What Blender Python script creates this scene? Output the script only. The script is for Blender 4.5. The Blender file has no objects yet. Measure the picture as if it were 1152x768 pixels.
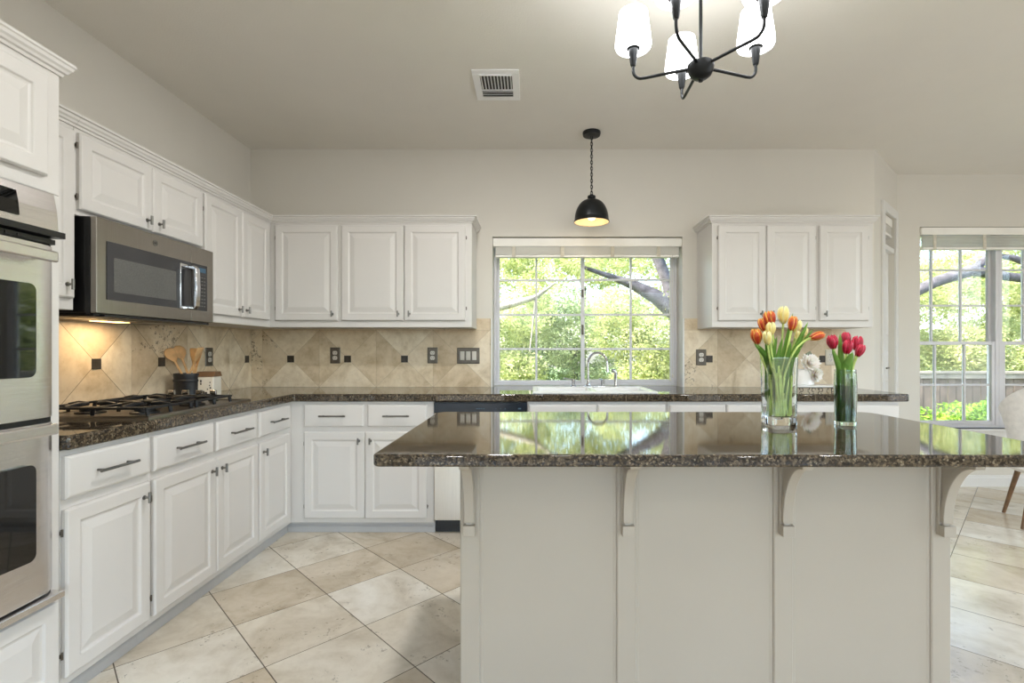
import bpy, math, random
import numpy as np
from mathutils import Vector, Matrix
random.seed(7); np.random.seed(7)
C = bpy.context.scene
COL = C.collection
PI = math.pi

# ------------------------------------------------------------------ camera, sky, sun, exposure
cam_d = bpy.data.cameras.new('camera'); cam = bpy.data.objects.new('camera', cam_d); COL.objects.link(cam)
cam.location = (0, 0, 1.198); cam.rotation_euler = (PI/2, 0, 0)
cam_d.sensor_width = 36; cam_d.lens = 563/1152*36
cam_d.shift_x = -21.5/1152; cam_d.shift_y = 9.6/1152
cam_d.clip_start = 0.05; cam_d.clip_end = 300
C.camera = cam
C.view_settings.view_transform = 'Standard'; C.view_settings.look = 'None'
C.view_settings.gamma = 1; C.view_settings.use_curve_mapping = False
C.view_settings.exposure = 0.14
C.cycles.use_denoising = True
C.cycles.max_bounces = 14; C.cycles.transparent_max_bounces = 24
C.cycles.transmission_bounces = 12; C.cycles.diffuse_bounces = 5; C.cycles.glossy_bounces = 6
C.cycles.caustics_refractive = True; C.cycles.caustics_reflective = False
C.cycles.sample_clamp_indirect = 6

w = bpy.data.worlds.new('sky'); C.world = w; w.use_nodes = True
nt = w.node_tree; nt.nodes.clear()
wo = nt.nodes.new('ShaderNodeOutputWorld'); bg = nt.nodes.new('ShaderNodeBackground')
sky = nt.nodes.new('ShaderNodeTexSky'); sky.sky_type = 'NISHITA'; sky.sun_disc = False
sky.sun_elevation = math.radians(48); sky.sun_rotation = math.radians(260); sky.air_density = 1.0; sky.dust_density = 2.5
nt.links.new(sky.outputs[0], bg.inputs[0]); nt.links.new(bg.outputs[0], wo.inputs[0])
bg.inputs[1].default_value = 1.15

def lamp(name, kind, energy, color, loc, rot=(0, 0, 0), size=None, size_y=None, **kw):
    d = bpy.data.lights.new(name, kind); d.energy = energy; d.color = color
    if kind == 'AREA':
        d.shape = 'RECTANGLE'; d.size = size; d.size_y = size_y
    for k, v in kw.items(): setattr(d, k, v)
    o = bpy.data.objects.new(name, d); COL.objects.link(o); o.location = loc; o.rotation_euler = rot
    return o
lamp('sunlight', 'SUN', 13.0, (1, .96, .88), (-20, 0, 20), Vector((-.75, -.14, .72)).to_track_quat('Z', 'Y').to_euler(), angle=math.radians(1.2))
# area lamps added in the unseen doors and side windows, standing in for daylight
lamp('daylight_fill_rear', 'AREA', 30, (1.0, .978, .965), (.9, -3.12, 1.35), (math.radians(90), 0, 0), 5.4, 2.3)
lamp('daylight_fill_right', 'AREA', 60, (.97, .98, 1.0), (6.12, .2, 1.35), (0, math.radians(90), 0), 2.2, 4.6)
# ------------------------------------------------------------------ materials
def lin(c):
    c = [x/255 for x in c]
    return tuple(x/12.92 if x <= .04045 else ((x+.055)/1.055)**2.4 for x in c) + (1,)

class G:
    """small node-graph helper"""
    def __init__(s, name):
        s.m = bpy.data.materials.new(name); s.m.use_nodes = True; s.t = s.m.node_tree; s.t.nodes.clear()
        s.out = s.n('ShaderNodeOutputMaterial')
    def n(s, k, **kw):
        x = s.t.nodes.new(k)
        for a, b in kw.items(): setattr(x, a, b)
        return x
    def put(s, sock, v):
        if v is None: return
        if isinstance(v, bpy.types.NodeSocket): s.t.links.new(v, sock)
        else: sock.default_value = v
    def ma(s, op, a, b=None, c=None):
        x = s.n('ShaderNodeMath', operation=op)
        s.put(x.inputs[0], a); s.put(x.inputs[1], b); s.put(x.inputs[2], c)
        return x.outputs[0]
    def pos(s, kind='pos'):
        if kind == 'pos': return s.n('ShaderNodeNewGeometry').outputs['Position']
        return s.n('ShaderNodeTexCoord').outputs['Object']
    def xyz(s, v):
        x = s.n('ShaderNodeSeparateXYZ'); s.put(x.inputs[0], v); return x.outputs
    def comb(s, a, b, c=0.0):
        x = s.n('ShaderNodeCombineXYZ'); s.put(x.inputs[0], a); s.put(x.inputs[1], b); s.put(x.inputs[2], c); return x.outputs[0]
    def scale(s, v, sc):
        x = s.n('ShaderNodeVectorMath', operation='MULTIPLY'); s.put(x.inputs[0], v); x.inputs[1].default_value = sc; return x.outputs[0]
    def noise(s, v, sc, det=3, rough=.55, dist=0.0, col=False):
        x = s.n('ShaderNodeTexNoise'); s.put(x.inputs['Vector'], v); x.inputs['Scale'].default_value = sc
        x.inputs['Detail'].default_value = det; x.inputs['Roughness'].default_value = rough; x.inputs['Distortion'].default_value = dist
        return x.outputs[1 if col else 0]
    def vor(s, v, sc, out='Color', feature='F1'):
        x = s.n('ShaderNodeTexVoronoi', feature=feature); s.put(x.inputs['Vector'], v); x.inputs['Scale'].default_value = sc; return x.outputs[out]
    def white(s, v, out=0):
        x = s.n('ShaderNodeTexWhiteNoise', noise_dimensions='3D'); s.put(x.inputs['Vector'], v); return x.outputs[out]
    def ramp(s, f, stops, interp='LINEAR'):
        x = s.n('ShaderNodeValToRGB'); s.put(x.inputs[0], f); x.color_ramp.interpolation = interp
        e = x.color_ramp.elements
        while len(e) < len(stops): e.new(.5)
        for k, (p, c) in enumerate(stops): e[k].position = p; e[k].color = lin(c)
        return x.outputs[0]
    def mix(s, f, a, b, mode='MIX'):
        x = s.n('ShaderNodeMix', data_type='RGBA', blend_type=mode)
        s.put(x.inputs[0], f); s.put(x.inputs[6], a); s.put(x.inputs[7], b); return x.outputs[2]
    def bump(s, h, st=.2, d=.01):
        x = s.n('ShaderNodeBump'); s.put(x.inputs['Height'], h); x.inputs['Strength'].default_value = st; x.inputs['Distance'].default_value = d
        return x.outputs[0]
    def prin(s, base, rough=.5, metal=0.0, normal=None, **kw):
        x = s.n('ShaderNodeBsdfPrincipled')
        s.put(x.inputs['Base Color'], base); s.put(x.inputs['Roughness'], rough); s.put(x.inputs['Metallic'], metal)
        if normal is not None: s.put(x.inputs['Normal'], normal)
        for k, v in kw.items(): s.put(x.inputs[k.replace('_', ' ')], v)
        s.t.links.new(x.outputs[0], s.out.inputs[0]); return x

def paint(name, c, rough=.45, var=.03, sc=6, bump=0, bsc=60, metal=0.0, **kw):
    g = G(name); p = g.pos('obj')
    n = g.noise(p, sc, 3)
    a = tuple(max(0, min(255, x*(1-var))) for x in c); b = tuple(max(0, min(255, x*(1+var))) for x in c)
    col = g.ramp(n, [(.3, a), (.7, b)])
    nm = g.bump(g.noise(p, bsc, 3), bump, .004) if bump else None
    g.prin(col, rough, metal, nm, **kw)
    return g.m

M = {}
M['wall'] = paint('wall_paint', (216, 212, 203), .7, .008, 2, .12, 220)
M['ceiling'] = paint('ceiling_paint', (231, 227, 219), .85, .008, 2, .35, 120)
M['white'] = paint('cabinet_paint', (213, 210, 206), .38, .008, 3, .04, 90)
M['ventw'] = paint('register_white', (246, 246, 247), .35, .01)
M['trimw'] = paint('trim_paint', (222, 221, 218), .4, .008, 3)
M['island'] = paint('island_paint', (172, 163, 149), .42, .012, 2, .04, 60)
M['black'] = paint('black_plastic', (22, 22, 23), .35, .1)
M['blackm'] = paint('black_metal', (34, 36, 38), .38, .1, 8, 0, 60, .6)
M['iron'] = paint('cast_iron', (24, 26, 29), .42, .15, 30, .2, 200, .2)
M['chrome'] = paint('polished_chrome', (200, 200, 202), .13, .03, 6, 0, 60, 1.0)
M['nickel'] = paint('brushed_nickel', (128, 126, 122), .3, .05, 20, 0, 60, 1.0)
M['pewter'] = paint('pewter_plate', (98, 92, 84), .42, .08, 20, .05, 200, .6)
M['socket'] = paint('socket_white', (210, 206, 196), .4, .02)
M['porcelain'] = paint('porcelain', (236, 236, 234), .15, .01)
M['vinyl'] = paint('window_vinyl', (214, 214, 218), .4, .015)
M['slat'] = paint('blind_slat', (242, 240, 233), .5, .015)
M['tape'] = paint('ladder_tape', (206, 200, 184), .8, .04, 80)
M['accent'] = paint('dark_accent_stone', (52, 46, 40), .3, .25, 60, .1, 200)
M['wood'] = paint('spoon_wood', (206, 166, 116), .55, .12, 14)
M['woodd'] = paint('lid_wood', (112, 84, 58), .5, .15, 20)
M['crock'] = paint('crock_glaze', (28, 29, 33), .35, .15, 30, .1, 120)
M['cream'] = paint('cream_ceramic', (222, 218, 206), .35, .02)
M['ink'] = paint('dark_ink', (48, 44, 42), .6, .05)
M['fabric'] = paint('chair_upholstery', (240, 237, 234), .85, .03, 30, .3, 400)
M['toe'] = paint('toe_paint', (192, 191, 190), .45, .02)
M['bark'] = paint('oak_bark', (80, 76, 78), .9, .3, 9, .8, 14)
M['barkl'] = paint('sunlit_bark', (176, 164, 144), .9, .15, 9, .6, 14)  # bark colour lightened to carry the sunlight on the left branch
M['fence'] = paint('weathered_fence', (112, 98, 88), .9, .2, 3, .4, 20)
M['fencecap'] = paint('pale_cap_rail', (156, 146, 134), .9, .12, 4)
M['soil'] = paint('garden_ground', (92, 110, 58), .95, .3, 5, .5, 20)
M['sun_block'] = paint('sun_block_grey', (120, 116, 110), .9, .05)

def brushed(name, c, rough, sc=(2, 2, 260), st=.04, metal=1.0):
    g = G(name); p = g.scale(g.pos('obj'), sc)
    n = g.noise(p, 3, 4, .6)
    big = g.noise(g.pos('obj'), 2.2, 1, .4)
    col = g.ramp(n, [(.25, tuple(x*.95 for x in c)), (.75, tuple(min(255, x*1.04) for x in c))])
    hh = g.ma('ADD', g.ma('MULTIPLY', n, .02), g.ma('MULTIPLY', big, 1.0))
    g.prin(col, rough, metal, g.bump(hh, .5, st))
    return g.m
M['steel'] = brushed('brushed_steel', (230, 226, 224), .27)
M['steelm'] = brushed('microwave_steel', (150, 144, 136), .3, (260, 2, 2), .005)
M['steeld'] = brushed('dishwasher_steel', (205, 196, 182), .3, (260, 2, 2), .01)

def darkglass():
    g = G('dark_oven_glass'); p = g.pos('obj')
    col = g.ramp(g.noise(p, 4, 2), [(.3, (9, 10, 11)), (.7, (14, 15, 16))])
    g.prin(col, .03, 0, None, IOR=1.7); return g.m
M['dglass'] = darkglass()
def meshglass():
    g = G('microwave_screen'); p = g.pos('obj')
    d = g.vor(p, 500, 'Distance'); col = g.ramp(d, [(.3, (70, 70, 68)), (.6, (96, 96, 93))])
    g.prin(col, .12, 0, None, IOR=1.5); return g.m
M['mglass'] = meshglass()
M['mpanel'] = paint('microwave_black_glass', (48, 48, 50), .1, .05)
M['navy'] = paint('control_strip', (32, 40, 50), .15, .08)

def granite(name, seams=None):
    g = G(name); p = g.pos('pos')
    v1 = g.vor(p, 210, 'Color'); r1 = g.xyz(v1)[0]
    v2 = g.vor(g.scale(p, (1.1, .9, 1.05)), 120, 'Color'); r2 = g.xyz(v2)[1]
    base = g.ramp(r1, [(0, (16, 14, 12)), (.34, (38, 32, 26)), (.52, (68, 59, 47)), (.70, (98, 85, 67)), (.88, (128, 114, 92)), (.96, (156, 144, 122))], 'CONSTANT')
    big = g.ramp(r2, [(0, (28, 24, 20)), (.40, (70, 60, 48)), (.8, (118, 104, 84))], 'CONSTANT')
    col = g.mix(.42, base, big)
    cloud = g.noise(p, 6, 3)
    col = g.mix(g.ma('MULTIPLY', cloud, .25), col, lin((60, 50, 40)))
    if seams:
        x, y, z = g.xyz(p)
        def line(c, c0, s):
            f = g.ma('FRACT', g.ma('DIVIDE', g.ma('SUBTRACT', c, c0 - s/2), s))
            return g.ma('LESS_THAN', g.ma('ABSOLUTE', g.ma('SUBTRACT', f, .5)), .0011/s)
        # back run: lines across x beyond the corner, left run: lines across y
        isback = g.ma('GREATER_THAN', x, -1.53)
        la = g.ma('MULTIPLY', line(x, -.9126, .305), isback)
        lb = g.ma('MULTIPLY', line(y, 1.745, .300), g.ma('SUBTRACT', 1, isback))
        lc = g.ma('MULTIPLY', line(y, 3.53, .305), isback)
        ld = g.ma('MULTIPLY', line(x, -1.84, .305), g.ma('SUBTRACT', 1, isback))
        top = g.ma('GREATER_THAN', z, .9135)
        l2 = g.ma('MULTIPLY', g.ma('MAXIMUM', lc, ld), top)
        L = g.ma('MAXIMUM', g.ma('MAXIMUM', la, lb), l2)
        col = g.mix(g.ma('MULTIPLY', L, .6), col, lin((150, 138, 118)))
    g.prin(col, .035, 0, g.bump(g.noise(g.scale(p, (1, 3, 1)), 40, 2), .02, .002), IOR=1.6)
    return g.m
M['granite'] = granite('granite_slab')
M['granite_t'] = granite('granite_tile', True)

def travertine_tri(name, axis, c0):
    s = .4367; z0 = .914
    g = G(name); p = g.pos('pos'); x, y, z = g.xyz(p)
    a = x if axis == 'x' else y
    fa = g.ma('DIVIDE', g.ma('SUBTRACT', a, c0), s); ia = g.ma('FLOOR', fa); u = g.ma('SUBTRACT', g.ma('SUBTRACT', fa, ia), .5)
    fz = g.ma('DIVIDE', g.ma('SUBTRACT', z, z0), s); iz = g.ma('FLOOR', fz); v = g.ma('SUBTRACT', g.ma('SUBTRACT', fz, iz), .5)
    au = g.ma('ABSOLUTE', u); av = g.ma('ABSOLUTE', v)
    side = g.ma('GREATER_THAN', au, av)
    sgn = g.ma('ADD', g.ma('MULTIPLY', side, g.ma('GREATER_THAN', u, 0)), g.ma('MULTIPLY', g.ma('SUBTRACT', 1, side), g.ma('GREATER_THAN', v, 0)))
    upper = g.ma('GREATER_THAN', iz, .5)
    tri = g.ma('MULTIPLY', g.ma('ADD', g.ma('MULTIPLY', side, 2), sgn), g.ma('SUBTRACT', 1, upper))
    rnd = g.white(g.comb(ia, iz, g.ma('ADD', tri, 3.7)))
    rc = g.white(g.comb(ia, iz, g.ma('ADD', tri, 9.1)), 1)
    off = g.n('ShaderNodeVectorMath', operation='MULTIPLY_ADD'); g.put(off.inputs[0], rc); off.inputs[1].default_value = (9, 9, 9); g.put(off.inputs[2], p)
    q = off.outputs[0]
    n1 = g.noise(q, 5, 6, .62, .6); n2 = g.noise(q, 26, 5, .7)
    base = g.ramp(n1, [(.28, (176, 156, 126)), (.42, (212, 196, 168)), (.55, (232, 220, 198)), (.75, (244, 236, 220))])
    fine = g.ramp(n2, [(.3, (190, 172, 144)), (.55, (240, 230, 210))])
    col = g.mix(.3, base, fine)
    tone = g.ramp(rnd, [(0, (206, 186, 156)), (.35, (232, 218, 194)), (.7, (246, 238, 224)), (1, (255, 252, 246))])
    col = g.mix(.65, col, tone, 'MULTIPLY')
    # a few tiles carry dark fossil pitting
    pit = g.ma('MULTIPLY', g.ma('GREATER_THAN', g.noise(q, 45, 5, .75), .56), g.ma('GREATER_THAN', g.noise(q, 4.2, 2), .56))
    pit = g.ma('MULTIPLY', pit, g.ma('GREATER_THAN', g.xyz(rc)[1], .72))
    col = g.mix(g.ma('MULTIPLY', pit, .7), col, lin((84, 66, 50)))
    diag = g.ma('LESS_THAN', g.ma('ABSOLUTE', g.ma('SUBTRACT', au, av)), .0048)
    diag = g.ma('MULTIPLY', diag, g.ma('SUBTRACT', 1, upper))
    edge = g.ma('MAXIMUM', g.ma('GREATER_THAN', au, .4975), g.ma('GREATER_THAN', av, .4975))
    dk = .75 if axis == 'y' else .26
    ln = g.ma('MAXIMUM', g.ma('MULTIPLY', diag, dk), g.ma('MULTIPLY', edge, .35))
    col = g.mix(ln, col, lin((96, 76, 56)))
    h = g.ma('SUBTRACT', g.ma('MULTIPLY', n2, .3), g.ma('MAXIMUM', diag, edge))
    g.prin(col, .42, 0, g.bump(h, .25, .002))
    return g.m
M['splash_x'] = travertine_tri('travertine_back', 'x', -.3160)
M['splash_y'] = travertine_tri('travertine_left', 'y', 2.690)

def floor_mat():
    g = G('travertine_floor'); p = g.pos('pos'); x, y, z = g.xyz(p)
    u = g.ma('DIVIDE', g.ma('SUBTRACT', g.ma('ADD', x, y), .885), .5695)
    v0 = g.ma('SUBTRACT', y, x)
    hi = g.ma('DIVIDE', g.ma('SUBTRACT', v0, 3.463), .565)
    lo = g.ma('SUBTRACT', g.ma('DIVIDE', g.ma('SUBTRACT', v0, 2.333), .621), 2)
    isl = g.ma('LESS_THAN', v0, 2.333)
    v = g.ma('ADD', g.ma('MULTIPLY', lo, isl), g.ma('MULTIPLY', hi, g.ma('SUBTRACT', 1, isl)))
    iu = g.ma('FLOOR', u); iv = g.ma('FLOOR', v); fu = g.ma('SUBTRACT', u, iu); fv = g.ma('SUBTRACT', v, iv)
    rnd = g.white(g.comb(iu, iv, 2.3)); rc = g.white(g.comb(iu, iv, 5.9), 1)
    off = g.n('ShaderNodeVectorMath', operation='MULTIPLY_ADD'); g.put(off.inputs[0], rc); off.inputs[1].default_value = (11, 11, 11); g.put(off.inputs[2], g.comb(g.ma('MULTIPLY', u, .50), g.ma('MULTIPLY', v, .40), 0.0))
    q = off.outputs[0]
    n1 = g.noise(q, 2.6, 6, .55, 1.0); n2 = g.noise(q, 16, 5, .65, .4)
    base = g.ramp(n1, [(.22, (172, 160, 140)), (.40, (208, 199, 183)), (.54, (228, 222, 210)), (.75, (242, 239, 232))])
    fine = g.ramp(n2, [(.3, (186, 176, 160)), (.55, (234, 230, 221))])
    col = g.mix(.22, base, fine)
    tone = g.ramp(rnd, [(0, (214, 198, 172)), (.35, (234, 222, 202)), (.6, (246, 240, 228)), (1, (255, 254, 250))])
    col = g.mix(.7, col, tone, 'MULTIPLY')
    pit = g.ma('MULTIPLY', g.ma('GREATER_THAN', g.noise(q, 30, 5, .75), .60), g.ma('GREATER_THAN', g.noise(q, 4.4, 2), .55))
    col = g.mix(g.ma('MULTIPLY', pit, .45), col, lin((108, 98, 82)))
    eu = g.ma('GREATER_THAN', g.ma('ABSOLUTE', g.ma('SUBTRACT', fu, .5)), .4945)
    ev = g.ma('GREATER_THAN', g.ma('ABSOLUTE', g.ma('SUBTRACT', fv, .5)), .4955)
    e = g.ma('MAXIMUM', eu, ev)
    col = g.mix(g.ma('MULTIPLY', e, .9), col, lin((84, 74, 62)))
    h = g.ma('SUBTRACT', g.ma('MULTIPLY', n2, .2), e)
    rough = g.ma('ADD', .10, g.ma('MULTIPLY', n2, .18))
    g.prin(col, rough, 0, g.bump(h, .2, .002))
    return g.m
M['floor'] = floor_mat()

def leafmat(name, cols, trans=.5):
    g = G(name); p = g.pos('pos')
    r = g.xyz(g.vor(p, 5, 'Color'))[0]
    rr = g.ma('ADD', g.ma('MULTIPLY', g.white(g.scale(g.pos('pos'), (0.01, .01, .01))), 0.0), r)
    col = g.ramp(rr, [(0, cols[0]), (.5, cols[1]), (1, cols[2])])
    d = g.n('ShaderNodeBsdfDiffuse'); t = g.n('ShaderNodeBsdfTranslucent'); mx = g.n('ShaderNodeMixShader'); mx.inputs[0].default_value = trans
    g.put(d.inputs[0], col); g.put(t.inputs[0], col)
    g.t.links.new(d.outputs[0], mx.inputs[1]); g.t.links.new(t.outputs[0], mx.inputs[2]); g.t.links.new(mx.outputs[0], g.out.inputs[0])
    return g.m
M['leaf'] = leafmat('oak_leaves', [(150, 162, 104), (196, 202, 138), (232, 230, 182)])
M['leafd'] = leafmat('shade_leaves', [(128, 146, 108), (170, 184, 136), (208, 214, 168)], .35)
M['hedge'] = leafmat('hedge_leaves', [(86, 130, 44), (128, 168, 62), (172, 198, 90)], .35)
M['tulipleaf'] = leafmat('tulip_leaf', [(104, 146, 66), (124, 166, 80), (150, 186, 104)], .3)
M['stem'] = paint('tulip_stem', (196, 218, 120), .45, .1, 20)

def paneglass():
    g = G('window_glass')
    tr = g.n('ShaderNodeBsdfTransparent'); tr.inputs[0].default_value = (.97, .985, .98, 1)
    gl = g.n('ShaderNodeBsdfGlossy'); gl.inputs['Roughness'].default_value = .01
    fr = g.n('ShaderNodeFresnel'); fr.inputs[0].default_value = 1.3
    mx = g.n('ShaderNodeMixShader'); g.t.links.new(fr.outputs[0], mx.inputs[0]); g.t.links.new(tr.outputs[0], mx.inputs[1]); g.t.links.new(gl.outputs[0], mx.inputs[2])
    g.t.links.new(mx.outputs[0], g.out.inputs[0]); return g.m
M['pane'] = paneglass()
def vaseglass(name, tint, ior=1.45):
    g = G(name); g.prin(tint, 0.0, 0, None, IOR=ior, Transmission_Weight=1.0); return g.m
M['glass'] = vaseglass('clear_vase_glass', (.97, .99, .98, 1))
M['glassg'] = vaseglass('smoky_vase_glass', (.72, .82, .76, 1))
M['water'] = vaseglass('vase_water', (.96, .99, .95, 1), 1.33)
M['waterd'] = vaseglass('green_water', (.34, .46, .30, 1), 1.33)

def emis(name, c, st):
    g = G(name); e = g.n('ShaderNodeEmission'); e.inputs[0].default_value = lin(c); e.inputs[1].default_value = st
    g.t.links.new(e.outputs[0], g.out.inputs[0]); return g.m
M['shade'] = emis('lit_opal_glass', (252, 252, 252), 11.0)
M['bulb'] = emis('lit_bulb', (255, 236, 200), 2.5)
M['hoodlamp'] = emis('hood_lamp', (255, 200, 130), 6)
M['display'] = emis('display_glow', (150, 190, 215), .22)
M['led'] = emis('status_led', (120, 220, 120), .8)
def shade_inner():
    g = G('shade_lining'); g.prin(g.ramp(g.noise(g.pos('obj'), 20), [(.3, (214, 190, 150)), (.7, (226, 204, 166))]), .5); return g.m
M['lining'] = shade_inner()

def petal(name, c1, c2, c3):
    g = G(name); z = g.xyz(g.pos('obj'))
    uv = g.n('ShaderNodeAttribute'); uv.attribute_name = 'edge'
    n = g.noise(g.scale(g.pos('obj'), (1, 1, .25)), 260, 3)
    f = g.ma('ADD', uv.outputs['Fac'], g.ma('MULTIPLY', g.ma('SUBTRACT', n, .5), .5))
    col = g.ramp(f, [(.25, c1), (.6, c2), (.9, c3)])
    g.prin(col, .42, 0, None, Subsurface_Weight=.15, Subsurface_Scale=.01); return g.m
M['orange'] = petal('flame_tulip', (178, 52, 26), (214, 92, 36), (248, 204, 96))
M['yellow'] = petal('pale_tulip', (232, 208, 120), (244, 228, 152), (250, 240, 190))
M['red'] = petal('crimson_tulip', (150, 14, 40), (186, 22, 58), (222, 60, 96))
M['dahlia'] = petal('white_dahlia', (232, 212, 184), (248, 242, 232), (254, 252, 248))
M['leafg'] = paint('grey_leaf', (120, 128, 104), .6, .1, 30)

# ------------------------------------------------------------------ mesh helpers
class MB:
    def __init__(s): s.v = []; s.f = []
    def mark(s): return len(s.v)
    def box(s, x0, x1, y0, y1, z0, z1):
        n = len(s.v)
        s.v += [(x0, y0, z0), (x1, y0, z0), (x1, y1, z0), (x0, y1, z0), (x0, y0, z1), (x1, y0, z1), (x1, y1, z1), (x0, y1, z1)]
        s.f += [tuple(n+i for i in q) for q in ((0, 3, 2, 1), (4, 5, 6, 7), (0, 1, 5, 4), (1, 2, 6, 5), (2, 3, 7, 6), (3, 0, 4, 7))]
        return s
    def prism(s, pts, axis, a, b):
        """extrude a 2-D outline; axis x: pts are (y,z); y: (x,z); z: (x,y)"""
        n = len(s.v); k = len(pts)
        def P(p, t): return {'x': (t, p[0], p[1]), 'y': (p[0], t, p[1]), 'z': (p[0], p[1], t)}[axis]
        s.v += [P(p, a) for p in pts] + [P(p, b) for p in pts]
        s.f += [tuple(range(n, n+k))[::-1], tuple(range(n+k, n+2*k))]
        for i in range(k):
            j = (i+1) % k; s.f.append((n+i, n+j, n+k+j, n+k+i))
        return s
    def rect(s, x0, x1, z0, z1, prof, y0=0.0):
        """nested rectangles facing -y; prof = (inset, height towards the viewer)"""
        n = len(s.v)
        for d, h in prof:
            s.v += [(x0+d, y0-h, z0+d), (x1-d, y0-h, z0+d), (x1-d, y0-h, z1-d), (x0+d, y0-h, z1-d)]
        for i in range(len(prof)-1):
            a = n+4*i; b = a+4
            for j in range(4):
                k = (j+1) % 4; s.f.append((a+j, a+k, b+k, b+j))
        e = n+4*(len(prof)-1); s.f.append((e, e+1, e+2, e+3)); s.f.append((n+3, n+2, n+1, n))
        return s
    def tube(s, path, r, n=10, cap=True):
        path = [Vector(p) for p in path]; k = len(path)
        rs = [r]*k if not hasattr(r, '__len__') else list(r)
        base = len(s.v); up = None
        for i, p in enumerate(path):
            t = (path[min(i+1, k-1)] - path[max(i-1, 0)]).normalized()
            if up is None: up = Vector((0, 0, 1)) if abs(t.z) < .9 else Vector((1, 0, 0))
            a = (up - t*up.dot(t)).normalized(); up = a; b = t.cross(a)
            for j in range(n):
                q = 2*PI*j/n; s.v.append(tuple(p + (a*math.cos(q) + b*math.sin(q))*rs[i]))
        for i in range(k-1):
            for j in range(n):
                l = (j+1) % n; s.f.append((base+i*n+j, base+i*n+l, base+(i+1)*n+l, base+(i+1)*n+j))
        if cap:
            s.f.append(tuple(base+j for j in range(n))[::-1]); s.f.append(tuple(base+(k-1)*n+j for j in range(n)))
        return s
    def lathe(s, prof, n=32, c=(0, 0, 0), cap=True, sq=None, rot=0):
        base = len(s.v)
        for r, z in prof:
            for j in range(n):
                q = 2*PI*j/n
                rr = r
                if sq: rr = r/((abs(math.cos(q))**sq + abs(math.sin(q))**sq)**(1/sq))
                s.v.append((c[0]+rr*math.cos(q+rot), c[1]+rr*math.sin(q+rot), c[2]+z))
        for i in range(len(prof)-1):
            for j in range(n):
                l = (j+1) % n; s.f.append((base+i*n+j, base+i*n+l, base+(i+1)*n+l, base+(i+1)*n+j))
        if cap:
            s.f.append(tuple(base+j for j in range(n))[::-1]); s.f.append(tuple(base+(len(prof)-1)*n+j for j in range(n)))
        return s
    def xf(s, m, start=0):
        for i in range(start, len(s.v)): s.v[i] = tuple(m @ Vector(s.v[i]))
        return s
    def build(s, name, mat, parent=None, bevel=0, smooth=False, seg=2, auto=None, fix=True):
        me = bpy.data.meshes.new(name); me.from_pydata(s.v, [], s.f)
        if fix:
            import bmesh
            bm = bmesh.new(); bm.from_mesh(me); bmesh.ops.recalc_face_normals(bm, faces=bm.faces); bm.to_mesh(me); bm.free()
        o = bpy.data.objects.new(name, me); COL.objects.link(o)
        me.materials.append(M[mat] if isinstance(mat, str) else mat)
        if parent: o.parent = parent
        if bevel:
            b = o.modifiers.new('bevel', 'BEVEL'); b.width = bevel; b.segments = seg; b.limit_method = 'ANGLE'; b.angle_limit = math.radians(40)
        if smooth:
            for q in me.polygons: q.use_smooth = True
            if smooth == 'auto':
                me.set_sharp_from_angle(angle=math.radians(38))
        return o

def tag(o, label=None, cat=None, group=None, kind=None):
    if label: o['label'] = label
    if cat: o['category'] = cat
    if group: o['group'] = group
    if kind: o['kind'] = kind
    return o
def thing(name, label, cat, loc=(0, 0, 0), rz=0, group=None):
    o = bpy.data.objects.new(name, None); COL.objects.link(o); o.empty_display_size = .1
    o.location = loc; o.rotation_euler = (0, 0, rz); return tag(o, label, cat, group)
def struct(name, mb, mat, **kw):
    return tag(mb.build(name, mat, **kw), kind='structure')
def kids(o): return [c for c in list(COL.objects) if c.parent == o]
def dup(o, parent=None):
    c = o.copy(); COL.objects.link(c)
    if parent: c.parent = parent
    for k in kids(o): dup(k, c)
    return c
def arc(cx, cz, r, a0, a1, n):
    return [(cx + r*math.cos(a0+(a1-a0)*i/n), cz + r*math.sin(a0+(a1-a0)*i/n)) for i in range(n+1)]

# ------------------------------------------------------------------ the room
XL, YB, H = -2.158, 3.85, 2.743
XR, YF, YN = 6.2, -3.2, 4.40
XC = 2.64; XN = 3.216
struct('floor', MB().box(XL-.2, XR+.2, YF-.2, YN+.25, -.12, 0), 'floor')
struct('ceiling', MB().box(XL-.2, XR+.2, YF-.2, YN+.25, H, H+.12), 'ceiling')
tag(MB().box(XL-.7, XR+.7, YF-.7, YN+.75, H+.14, H+.22).build('sun_block_roof', 'sun_block'), kind='structure')  # unseen wide slab added above the room to block the sun
struct('wall_left', MB().box(XL-.2, XL, YF-.2, YB+.25, 0, H), 'wall')
WX0, WX1, WZ0, WZ1 = -.297, 1.165, .864, 2.070
b = MB(); b.box(XL, WX0, YB, YB+.25, 0, H); b.box(WX1, XC, YB, YB+.25, 0, H); b.box(WX0, WX1, YB, YB+.25, 0, WZ0); b.box(WX0, WX1, YB, YB+.25, WZ1, H)
struct('wall_back', b, 'wall')
# angled wall at the nook, with a narrow door opening and a transom above
th = math.atan2(YN-YB, XN-XC); LN = math.hypot(XN-XC, YN-YB)
def angled(mb): mb.xf(Matrix.Translation((XC, YB, 0)) @ Matrix.Rotation(th, 4, 'Z')); return mb
b = MB(); b.box(0, .29, 0, .16, 0, H); b.box(.69, LN, 0, .16, 0, H); b.box(.29, .69, 0, .16, 2.33, H)
struct('wall_corner', angled(b), 'wall')
b = MB()
b.box(.21, .29, -.018, 0, 0, 2.40); b.box(.69, .765, -.018, 0, 0, 2.40); b.box(.29, .69, -.018, 0, 2.33, 2.40); b.box(.29, .69, 0, .10, 2.03, 2.07)
struct('trim_1', angled(b), 'trimw', bevel=.004)
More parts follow.
